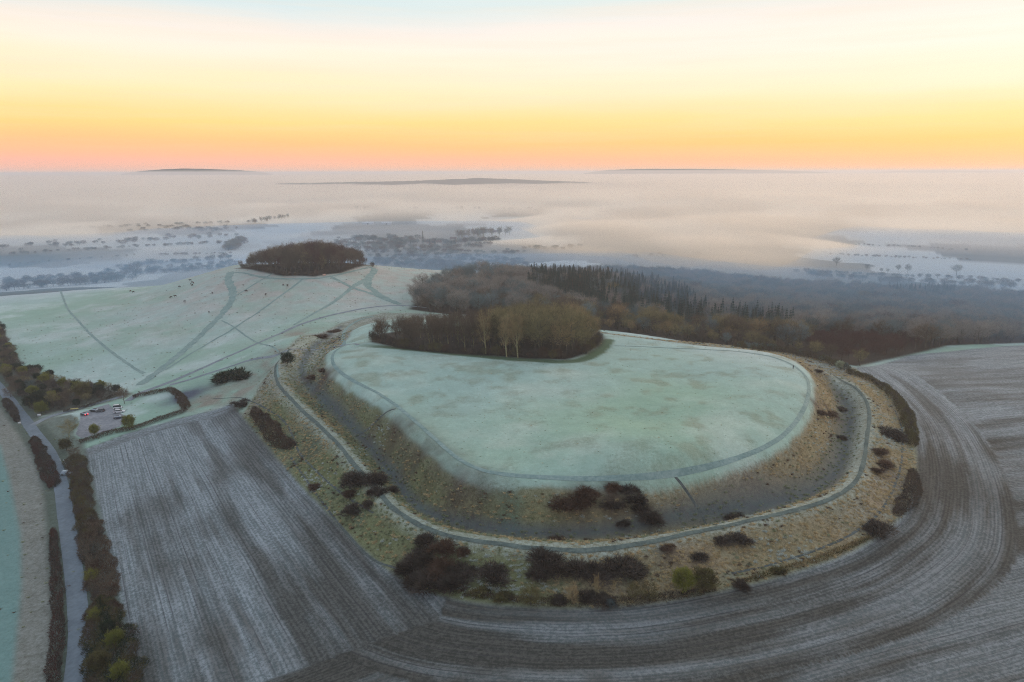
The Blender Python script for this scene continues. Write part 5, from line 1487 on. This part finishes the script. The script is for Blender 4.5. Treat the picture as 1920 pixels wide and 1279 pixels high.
M_TUFT_TAN = mat_twig('tan_tufts', (0.70, 0.55, 0.32), (0.58, 0.47, 0.26), (0.44, 0.35, 0.2))
M_TUFT_GRN = mat_twig('green_tufts', (0.38, 0.42, 0.26), (0.28, 0.31, 0.18), (0.22, 0.24, 0.14))
M_TUFT_PALE = mat_twig('frosted_tufts', (0.64, 0.70, 0.64), (0.55, 0.60, 0.55), (0.45, 0.5, 0.45))
M_TUFT_DARK = mat_twig('bracken_tufts', (0.17, 0.11, 0.07), (0.12, 0.085, 0.06))
PR['tuft'] = [(mesh_from('tuft_base', np.zeros((3, 3)) + np.array([[0, 0, 0], [.01, 0, 0], [0, .01, 0]]), np.array([[0, 1, 2]]), mat=M_BARK), tuft_mesh(s)) for s in range(4)]
rngt = np.random.default_rng(77)
near_idx = np.nonzero((sd_outer > 1) & (sd_plateau < -1) & (gr < 420))[0]
wgt = gr[near_idx] ** 2
pk = near_idx[rngt.choice(len(near_idx), 11000, p=wgt / wgt.sum(), replace=False)]
tb = {}
for v in pk:
    if d_bank[v] < 1.6: continue
    x, y = wx[v] + rngt.uniform(-.6, .6), wy[v] + rngt.uniform(-.6, .6)
    nn_ = n2[v] + rngt.normal() * 0.09; rt = right[v]
    if rngt.random() < 0.015 + (0.30 if n3[v] > .62 else 0): mt = 'bracken_tufts'
    elif dm[v] > .4: mt = 'green_tufts'
    elif nn_ > .62 - 0.1 * rt: mt = 'tan_tufts'
    elif nn_ < .31: mt = 'frosted_tufts'
    else: mt = 'tan_tufts' if rngt.random() < .25 + .6 * rt else 'green_tufts'
    if dm[v] > .4 and rngt.random() < .6: continue
    sz = rngt.uniform(.5, 1.25)
    tb.setdefault(('tuft', int(rngt.integers(0, 4)), mt), []).append((x, y, float(H(x, y)), sz, sz * rngt.uniform(.6, 1.1), rngt.uniform(0, 6.28)))
instancer('rough_grass', 'tufts of tawny and frosted grass all over the banks', 'grass', tb)
tb = {}
pk = np.nonzero((region == 0) & (gr < 700) & (gz > 30) & (wx < 60) & (sd_round < 0))[0]; w_ = gr[pk] ** 2
for v in pk[rngt.choice(len(pk), 1500, p=w_ / w_.sum())]:
    sz = rngt.uniform(.5, 1.1)
    mt = 'bracken_tufts' if rngt.random() < .35 else 'green_tufts'
    tb.setdefault(('tuft', int(rngt.integers(0, 4)), mt), []).append((wx[v], wy[v], gz[v], sz, sz * .6, 0.0))
pk = np.nonzero(region == 2)[0]; w_ = gr[pk] ** 2
for v in pk[rngt.choice(len(pk), 1300, p=w_ / w_.sum())]:
    sz = rngt.uniform(.2, .5)
    tb.setdefault(('tuft', int(rngt.integers(0, 4)), 'green_tufts' if rngt.random() < .8 else 'tan_tufts'), []).append((wx[v], wy[v], gz[v], sz, sz * .5, 0.0))
instancer('meadow_tufts', 'small dark tufts dotted over the frosted meadows', 'grass', tb)


# ------------------------------------------------------------------ solid-object helpers
def solid(name, boxes, mat, parent=None, **props):
    """boxes: (cx, cy, cz, sx, sy, sz, top_scale_x, top_scale_y)"""
    V, F = [], []
    for b in boxes:
        cx, cy, cz, sx, sy, sz = b[:6]; tx, ty = (b[6], b[7]) if len(b) > 6 else (1, 1); ox = b[8] if len(b) > 8 else 0
        o = len(V)
        for z, kx, ky, dx in ((-.5, 1, 1, 0), (.5, tx, ty, ox)):
            for a, c in ((-.5, -.5), (.5, -.5), (.5, .5), (-.5, .5)): V.append((cx + a * sx * kx + dx, cy + c * sy * ky, cz + z * sz))
        F += [[o + q for q in f] for f in ((3, 2, 1, 0), (4, 5, 6, 7), (0, 1, 5, 4), (1, 2, 6, 5), (2, 3, 7, 6), (3, 0, 4, 7))]
    return link(name, mesh_from(name, np.array(V, float), np.array(F), mat=mat, smooth_=False), parent, **props)


def plain(name, c, rough=0.6, metal=0.0, emit=None, es=0.0):
    m, nt, b = new_mat(name); g = G(nt)
    t = g.noise(g.pos(), 3.0, 3)
    g.put(b.inputs['Base Color'], g.mix(g.rng(t, 0.35, 0.65), tuple(x * 0.88 for x in c), c))
    b.inputs['Roughness'].default_value = rough; b.inputs['Metallic'].default_value = metal; b.inputs['Specular IOR Level'].default_value = 0.5
    if emit: b.inputs['Emission Color'].default_value = (*emit, 1); b.inputs['Emission Strength'].default_value = es
    return m


M_GLASS = plain('car_glass', (0.03, 0.04, 0.05), 0.1); M_FGLASS = plain('frosted_car_glass', (0.45, 0.52, 0.58), 0.5)
M_RUBBER = plain('tyre_rubber', (0.02, 0.02, 0.02), 0.8); M_RIM = plain('wheel_rim', (0.35, 0.36, 0.38), 0.4, 0.5)
M_TAIL = plain('lit_tail_lamp', (0.6, 0.02, 0.03), 0.3, emit=(1, 0.03, 0.06), es=5.0); M_TAILOFF = plain('tail_lamp', (0.3, 0.02, 0.02), 0.3)
M_HEADL = plain('head_lamp', (0.7, 0.75, 0.78), 0.2); M_HEADON = plain('lit_marker_lamp', (0.8, 0.8, 0.7), 0.3, emit=(1, 0.9, 0.6), es=3.0)
M_HIVIS = plain('hi_vis_yellow', (0.75, 0.75, 0.08), 0.7); M_WHITE = plain('white_paint', (0.75, 0.77, 0.78), 0.5); M_WOODP = plain('weathered_wood', (0.20, 0.16, 0.11), 0.9)
M_PINKLITB = plain('pink_lit_board', (0.75, 0.45, 0.36), 0.5); M_YELB = plain('yellow_board', (0.75, 0.62, 0.25), 0.5)  # warm dawn light on the information board is put into its pink colour


def loft(name, sections, mat, parent, smooth_=True):
    """sections: list of (x, [(y, z) ...]) with equal counts, closed ends"""
    V = [(x, y, z) for x, ring in sections for y, z in ring]; k = len(sections[0][1]); m_ = len(sections)
    F = [(i * k + q, i * k + (q + 1) % k, (i + 1) * k + (q + 1) % k, (i + 1) * k + q) for i in range(m_ - 1) for q in range(k)]
    me = bpy.data.meshes.new(name); me.from_pydata(V, [], F + [tuple(range(k))[::-1], tuple((m_ - 1) * k + q for q in range(k))]); me.update()
    if smooth_: me.polygons.foreach_set('use_smooth', [True] * len(me.polygons))
    me.materials.append(mat)
    return link(name, me, parent)


def wheel_mesh(r, w, k=12):
    V, F = [], []
    for s_ in (-w / 2, w / 2):
        for rr2 in (r, r * 0.62):
            for q in range(k): V.append((rr2 * math.cos(2 * math.pi * q / k), s_, rr2 * math.sin(2 * math.pi * q / k)))
    def ring(i): return [i * k + q for q in range(k)]
    a, b, c, d = ring(0), ring(1), ring(2), ring(3)
    for q in range(k):
        n_ = (q + 1) % k
        F += [(a[q], a[n_], c[n_], c[q]), (b[q], b[n_], a[n_], a[q]), (c[q], c[n_], d[n_], d[q]), (b[n_], b[q], d[q], d[n_])]
    return np.array(V), np.array(F)


WM = mesh_from('tyre', *wheel_mesh(0.32, 0.22), mat=M_RUBBER)
RIMM = bpy.data.meshes.new('rim')
RIMM.from_pydata([(0.2 * math.cos(q * math.pi / 6), s_, 0.2 * math.sin(q * math.pi / 6)) for s_ in (-0.09, 0.09) for q in range(12)], [], [tuple(range(12)), tuple(range(23, 11, -1))] + [(q, (q + 1) % 12, 12 + (q + 1) % 12, 12 + q)[::-1] for q in range(12)])
RIMM.materials.append(M_RIM)


def car(px, py, head, paint, label, glass=None, tail=None, kind='hatch', Lc=4.2, Wc=1.78, Hc=1.5, cat='car', name='parked_car'):
    q = pts([(px, py)])[0]; x, y = q
    o = bpy.data.objects.new(name, None); COL.objects.link(o)
    o.location = (x, y, float(H(x, y)) + 0.12); o.rotation_euler = (0, 0, head); o['label'] = label; o['category'] = cat
    hx = Lc / 2; hy = Wc / 2
    def sec(zb_, zt2, k): return [(-hy * k, zb_), (hy * k, zb_), (hy * k, zt2 * 0.75), (hy * k * 0.94, zt2), (-hy * k * 0.94, zt2), (-hy * k, zt2 * 0.75)]
    loft('body', [(-hx, sec(.38, .75, .86)), (-hx + .18, sec(.26, .93, .97)), (-hx + .9, sec(.24, .95, 1)), (0.3, sec(.24, .93, 1)), (hx - 1.05, sec(.24, .9, 1)), (hx - .25, sec(.26, .74, .95)), (hx, sec(.36, .6, .84))], paint, o, False)
    rt = Hc
    if kind == 'van': prof = [(-hx + .06, .92, .92), (-hx + .12, rt, .9), (hx - 1.25, rt, .9), (hx - .55, .92, .92)]
    else: prof = [(-hx + .15, .9, .92), (-hx + .62, rt - .04, .76), (-.1, rt, .76), (.35, rt - .04, .76), (hx - 1.1, .9, .9)]
    V, top_ = [], []
    for xx, zz, ky in prof: V += [(xx, -hy * ky, zz), (xx, hy * ky, zz)]
    for xx, zz, ky in (prof[0], prof[-1]): pass
    m_ = len(prof)
    F = [(2 * i, 2 * i + 1, 2 * i + 3, 2 * i + 2)[::-1] for i in range(m_ - 1)] + [tuple(2 * i for i in range(m_)), tuple(2 * i + 1 for i in range(m_ - 1, -1, -1)), (0, 2 * m_ - 2, 2 * m_ - 1, 1)]
    me = bpy.data.meshes.new('cabin'); me.from_pydata(V, [], F); me.materials.append(glass or M_GLASS); link('windows', me, o)
    # roof skin
    if kind == 'van': rp = (-hx + .12, hx - 1.25, .9)
    else: rp = (-hx + .62, .35, .76)
    solid('roof', [((rp[0] + rp[1]) / 2, 0, rt + .012, rp[1] - rp[0], 2 * hy * rp[2], .05, .96, .94)], paint, o)
    for sx_, sy_ in ((-1, -1), (-1, 1), (1, -1), (1, 1)):
        w = link('wheel', WM, o, (sx_ * (hx - .8), sy_ * (hy - .1), .32)); link('rim', RIMM, w, (0, sy_ * .03, 0))
    for sy_ in (-1, 1):
        solid('headlight', [(hx - .06, sy_ * (hy - .32), .62, .12, .34, .16)], M_HEADL, o)
        solid('tail_light', [(-hx + .03, sy_ * (hy - .28), .78, .12, .3, .3 if tail else .2)], tail or M_TAILOFF, o)
    solid('mirror', [(.75, -hy - .08, .98, .14, .2, .14), (.75, hy + .08, .98, .14, .2, .14)], paint, o)
    solid('bumper', [(hx - .02, 0, .42, .12, Wc * .84, .2), (-hx + .02, 0, .42, .12, Wc * .84, .2)], M_RUBBER, o)
    return o


P_WHITE = plain('white_car_paint', (0.78, 0.80, 0.82), 0.3); P_BLACK = plain('black_car_paint', (0.02, 0.025, 0.03), 0.3); P_DBLUE = plain('dark_blue_car_paint', (0.03, 0.05, 0.09), 0.3)
P_SILVER = plain('silver_car_paint', (0.42, 0.52, 0.58), 0.35, 0.2); P_GREY = plain('grey_car_paint', (0.09, 0.11, 0.12), 0.3)
A0 = math.radians
car(158, 779, A0(150), P_BLACK, 'black car with both red tail lights lit in the car park', M_FGLASS, M_TAIL)
car(177, 772, A0(170), P_BLACK, 'black car with a frosted windscreen on the far side of the car park', M_FGLASS)
car(188, 772.5, A0(175), P_GREY, 'dark grey car parked right of the black car with frosted windscreen', M_GLASS)
car(224, 774, A0(18), P_WHITE, 'long white estate car on the right of the car park', Lc=4.8)
car(221, 766.5, A0(18), P_WHITE, 'small pale van behind the white estate car', kind='van', Hc=1.9, Lc=3.9, cat='van', name='parked_van')
car(223, 785, A0(20), P_DBLUE, 'dark blue car half hidden by the olive-green round tree', M_FGLASS)
car(125, 890, A0(10), P_SILVER, 'pale silver car pulled into the muddy layby', M_FGLASS, Lc=3.9)

# bollards beside the layby, signs and boards
POST = mesh_from('post', *tube(np.array([[0, 0, -.1], [0, 0, .5], [0, 0, .95]]), .1, .09, 6), mat=M_WHITE)
for i, (px, py) in enumerate([(113, 864.5), (119.5, 865.5), (122, 868), (123, 871.5), (124, 875)]):
    q = pts([(px, py)])[0]
    link('bollard', POST, None, (q[0], q[1], float(H(*q)) + .08), label='white bollard, number %s along the curve above the silver car' % ('one', 'two', 'three', 'four', 'five')[i] if False else ('white bollard at the far end of the curved row above the layby', 'white bollard second from the far end of the curved row', 'white bollard in the middle of the curved row', 'white bollard second from the silver car', 'white bollard nearest the silver car')[i], category='bollard', group='white bollards by the layby')


def board(px, py, w, h, z0, mat, label, cat='sign', name='sign', az=0.0):
    q = pts([(px, py)])[0]
    o = bpy.data.objects.new(name, None); COL.objects.link(o); o.location = (q[0], q[1], float(H(*q)))
    o.rotation_euler = (0, 0, az); o['label'] = label; o['category'] = cat
    for s_ in (-1, 1): solid('post', [(s_ * w * .42, .06, (z0 + h) / 2 - .1, .09, .09, z0 + h + .2)], M_WOODP, o)
    solid('panel', [(0, 0, z0 + h / 2, w, .05, h)], mat, o)
    solid('frame', [(0, -.004, z0 + h + .03, w + .1, .08, .06), (0, -.004, z0 - .03, w + .1, .08, .06)], M_WOODP, o)
    return o


board(74, 783, 1.5, 1.1, .7, M_WHITE, 'white notice board at the mouth of the car park lane', az=.4)
board(37, 798, 1.1, .9, .9, M_WHITE, 'small white road sign left of the junction', az=.5)
board(140, 770, 3.4, .6, .7, M_YELB, 'long pale yellow banner board beside the car park lane', az=.3)
board(336, 748, 1.8, .8, .5, M_WHITE, 'white board by the dark hollow beside the track', az=.3)
board(608, 518, 2.4, 1.2, .6, M_PINKLITB, 'pink-lit information board in front of the round wood', 'board', 'information_board', az=.2)
board(738, 646, 1.0, .7, .7, M_YELB, 'small yellowish board at the left front of the hilltop wood', 'board', 'information_board')


# ------------------------------------------------------------------ people and cows: one skinned surface each
def skin_mesh(name, verts, edges, radii, mat, sub=1):
    me = bpy.data.meshes.new(name + '_cage'); me.from_pydata(verts, edges, []); me.update()
    o = bpy.data.objects.new(name + '_cage', me); COL.objects.link(o)
    md = o.modifiers.new('skin', 'SKIN'); md.use_smooth_shade = True
    lay = me.skin_vertices[0].data
    for i, r_ in enumerate(radii): lay[i].radius = (r_, r_) if not isinstance(r_, tuple) else r_
    lay[0].use_root = True
    if sub: sd_ = o.modifiers.new('sub', 'SUBSURF'); sd_.levels = sub; sd_.render_levels = sub
    dg = bpy.context.evaluated_depsgraph_get()
    nm = bpy.data.meshes.new_from_object(o.evaluated_get(dg))
    bpy.data.objects.remove(o)
    nm.name = name; nm.materials.clear(); nm.materials.append(mat)
    return nm


def person(px, py, coat, label, turn=0.0):
    V = [(0, 0, .95), (0, 0, 1.15), (0, 0, 1.4), (0, 0, 1.5), (0, .01, 1.6), (0, .02, 1.72)]; R_ = [(.16, .12), (.15, .11), (.17, .11), .055, .085, .07]
    E = [(0, 1), (1, 2), (2, 3), (3, 4), (4, 5)]
    for s_ in (-1, 1):
        i = len(V); st_ = .22 * s_
        V += [(s_ * .1, 0, .88), (s_ * .11, st_ * .5 + .05, .5), (s_ * .11, st_ - .05, .08), (s_ * .12, st_ + .12, .04)]; R_ += [.1, .065, .045, .04]
        E += [(0, i), (i, i + 1), (i + 1, i + 2), (i + 2, i + 3)]
        i = len(V)
        V += [(s_ * .2, 0, 1.38), (s_ * .25, -st_ * .3, 1.12), (s_ * .25, -st_ * .6 + .05, .88), (s_ * .25, -st_ * .6 + .07, .80)]; R_ += [.06, .045, .034, .036]
        E += [(2, i), (i, i + 1), (i + 1, i + 2), (i + 2, i + 3)]
        for f in range(5):
            i2 = len(V); V += [(s_ * (.25 - .0), -st_ * .6 + .045 + .016 * f, .76 if f else .79), (s_ * .245, -st_ * .6 + .05 + .017 * f, (.715, .70, .695, .70, .75)[f])]; R_ += [.009, .008]
            E += [(i + 3, i2), (i2, i2 + 1)]
    nm = skin_mesh('person', V, E, R_, coat)
    q = pts([(px, py)])[0]
    o = link('person', nm, None, (q[0], q[1], float(H(*q)) + .02), label=label, category='person'); o.rotation_euler = (0, 0, turn)
    hd = mesh_from('hair', *slivers(np.zeros((1, 3)), np.ones((1, 3)), np.ones(1), np.ones(1), np.random.default_rng(1)), mat=M_RUBBER)
    a = [(math.cos(t) * r_, math.sin(t) * r_ + .015, z) for z, r_ in ((1.64, .098), (1.71, .092), (1.76, .055), (1.775, .01)) for t in np.linspace(0, 2 * math.pi, 9)[:-1]]
    me = bpy.data.meshes.new('hat'); me.from_pydata(a, [], [(i * 8 + k, i * 8 + (k + 1) % 8, (i + 1) * 8 + (k + 1) % 8, (i + 1) * 8 + k) for i in range(3) for k in range(8)] + [tuple(range(24, 32))]); me.materials.append(M_RUBBER)
    link('hat', me, o)
    bpy.data.meshes.remove(hd)
    solid('trousers', [(.11, .0, .62, .15, .18, .5, 1.25, 1.1), (-.11, .0, .62, .15, .18, .5, 1.25, 1.1)], plain('dark_trousers', (.03, .035, .05), .9), o)
    return o


M_COAT = plain('dark_coat', (.03, .035, .04), .9); M_COATW = plain('white_coat', (.8, .85, .8), .9)
person(1487, 692, M_COAT, 'walker in a dark coat on the path at the far right rim of the meadow', .8)
person(382, 700, M_COATW, 'walker in a white top on the stony track', .5)
person(1099, 664, M_COAT, 'walker in dark clothes beside the right end of the hilltop wood', 2.0)

CV = [(0, 0, 1.05), (.5, 0, 1.08), (-.55, 0, 1.1), (.8, 0, 1.2), (1.1, 0, 1.25), (1.35, 0, 1.1), (1.5, 0, .98), (-.85, 0, 1.1), (-.95, 0, .6)]
CR = [.36, .34, .32, .22, .15, .12, .08, .1, .025]; CE = [(0, 1), (0, 2), (1, 3), (3, 4), (4, 5), (5, 6), (2, 7), (7, 8)]
for s_ in (-1, 1):
    i = len(CV); CV += [(.5, s_ * .2, .75), (.52, s_ * .2, .42), (.5, s_ * .2, .04)]; CR += [.11, .06, .055]; CE += [(1, i), (i, i + 1), (i + 1, i + 2)]
    i = len(CV); CV += [(-.5, s_ * .2, .8), (-.62, s_ * .2, .45), (-.55, s_ * .2, .04)]; CR += [.14, .06, .055]; CE += [(2, i), (i, i + 1), (i + 1, i + 2)]
    i = len(CV); CV += [(1.12, s_ * .2, 1.32)]; CR += [.035]; CE += [(4, i)]
GV = [v if v[0] < .7 else (v[0] + .1, v[1], {1.2: .95, 1.25: .65, 1.1: .4, .98: .22, 1.32: .72}.get(v[2], v[2])) for v in CV]
M_COW = plain('dark_brown_hide', (.05, .028, .02), .9); M_COWR = plain('red_brown_hide', (.13, .05, .03), .9)
cow_m = [skin_mesh('cow', CV, CE, CR, M_COW), skin_mesh('cow', GV, CE, CR, M_COW), skin_mesh('cow', GV, CE, CR, M_COWR)]
for i, (px, py, lb) in enumerate([(357, 527, 'cow at the top of the tight group on the hill'), (360, 531, 'cow at the right of the tight group on the hill'), (358, 534, 'cow in the middle of the tight group on the hill'), (361, 536, 'cow at the bottom of the tight group on the hill'), (363, 532, 'reddish cow standing off the right of the tight group'), (337, 539, 'lone cow left of the tight group'),
                                  (346, 567, 'lone cow below the pale scrape'), (392, 587, 'lone cow lowest on the slope left of the broad trail'), (398, 551, 'cow on the straw patch left of the broad trail'), (462, 547, 'lone cow between the broad trail and the thin trail'), (498, 554, 'cow grazing right of the thin trail'), (531, 536, 'left cow of the pair under the round wood'), (539, 537, 'right cow of the pair under the round wood'),
                                  (321, 559, 'left cow of the faint pair low on the hill'), (329, 557, 'right cow of the faint pair low on the hill'), (245, 547, 'left cow of the pair in the middle of the pasture'), (250, 549, 'right cow of the pair in the middle of the pasture')]):
    q = pts([(px, py)])[0]
    o = link('cow', cow_m[2 if 'reddish' in lb else i % 2], None, (q[0], q[1], float(H(*q)) - .02), label=('dark ' if 'reddish' not in lb else '') + lb, category='cow', group='cows on the round hill')
    o.rotation_euler = (0, 0, rnd.uniform(0, 6.28)); o.scale = (1.1, 1.1, 1.1)

# ------------------------------------------------------------------ village and sheds in the valley
M_WALLR = plain('red_brick_wall', (.30, .17, .12), .9); M_WALLC = plain('cream_wall', (.62, .58, .50), .9); M_ROOFT = plain('brown_roof', (.17, .12, .10), .9); M_ROOFG = plain('frosted_grey_roof', (.45, .48, .52), .9)
M_PANE = plain('window_pane', (.06, .07, .08), .2)


def house(px, py, L_, W, hw_, hr, az, wall, roof, label, name='house', cat='house', chim=True, nwin=3):
    x, y = atz(px, py, 0.0)
    o = bpy.data.objects.new(name, None); COL.objects.link(o); o.location = (x, y, float(H(x, y))); o.rotation_euler = (0, 0, az); o['label'] = label; o['category'] = cat
    V = [(-L_ / 2, -W / 2, -.5), (L_ / 2, -W / 2, -.5), (L_ / 2, W / 2, -.5), (-L_ / 2, W / 2, -.5), (-L_ / 2, -W / 2, hw_), (L_ / 2, -W / 2, hw_), (L_ / 2, W / 2, hw_), (-L_ / 2, W / 2, hw_), (-L_ / 2, 0, hw_ + hr), (L_ / 2, 0, hw_ + hr)]
    me = bpy.data.meshes.new('wall'); me.from_pydata(V, [], [(0, 1, 5, 4), (2, 3, 7, 6), (1, 2, 6, 9, 5), (3, 0, 4, 8, 7)]); me.materials.append(wall); link('wall', me, o)
    e, t = .35, .22; k = hr / (W / 2)
    V = []
    for s_ in (-1, 1):
        for xx in (-L_ / 2 - e, L_ / 2 + e):
            V += [(xx, 0, hw_ + hr + .05), (xx, s_ * (W / 2 + e), hw_ - e * k + .05), (xx, 0, hw_ + hr + .05 + t), (xx, s_ * (W / 2 + e), hw_ - e * k + .05 + t)]
    F = [(0, 1, 5, 4), (2, 6, 7, 3), (1, 3, 7, 5), (8, 12, 13, 9), (10, 11, 15, 14), (9, 13, 15, 11), (0, 2, 3, 1), (4, 5, 7, 6), (8, 9, 11, 10), (12, 14, 15, 13)]
    me = bpy.data.meshes.new('roof'); me.from_pydata(V, [], F); me.materials.append(roof); rf = link('roof', me, o)
    if chim:
        solid('chimney', [(L_ * .3, 0, hw_ + hr + .6, .8, .8, 2.0)], wall, rf)
        for fl in range(2 if hw_ > 4 else 1):
            for i in range(nwin):
                xx = -L_ / 2 + (i + .5) * L_ / nwin
                solid('window', [(xx, -W / 2 - .03, 1.5 + fl * 2.6, 1.2, .08, 1.2)], M_PANE, o)
        solid('door', [(L_ * .02, -W / 2 - .04, .95, 1.0, .1, 2.1)], M_WOODP, o)
    else:
        solid('door', [(0, -W / 2 - .04, hw_ * .4, 4, .1, hw_ * .8)], M_PANE, o)


for a in [(808, 457, 16, 8, 5.5, 4, .1, M_WALLR, M_ROOFT, 'red brick house behind the tall narrow conifer'), (822, 459, 12, 8, 5.5, 3.5, .5, M_WALLC, M_ROOFT, 'cream house right of the tall narrow conifer'), (850, 453, 14, 8, 6, 4, -.2, M_WALLC, M_ROOFT, 'cream house with brown roof between two dark conifers'),
          (741, 463, 22, 9, 3, 4.5, .15, M_WALLR, M_ROOFT, 'long low barn with a brown roof left of the tall conifer'), (873, 449, 12, 8, 5, 3.5, .3, M_WALLC, M_ROOFG, 'pale-roofed house beside the poplar rows'), (715, 466, 12, 7, 4, 3.5, -.3, M_WALLR, M_ROOFG, 'small brick house left of the long barn'),
          (925, 438, 16, 8, 4.5, 3.5, .1, M_WALLC, M_ROOFT, 'house at the right end of the poplar rows'), (784, 470, 10, 7, 4.5, 3.5, .8, M_WALLC, M_ROOFG, 'small cream house at the near edge of the village')]:
    house(*a)
for a in [(690, 421, 34, 14, 5, 3, .1, 'left of the two long white sheds out in the mist'), (725, 421, 30, 14, 5, 3, .1, 'right of the two long white sheds out in the mist'), (1090, 413, 60, 22, 5, 3, .2, 'left of the pale glasshouse-like sheds at the edge of the fog'), (1125, 409, 60, 22, 5, 3, .2, 'middle pale shed at the edge of the fog'), (1150, 405, 50, 22, 5, 3, .2, 'right pale shed at the edge of the fog')]:
    house(*a[:7], M_WHITE, M_WHITE, a[7], 'shed', 'shed', False)
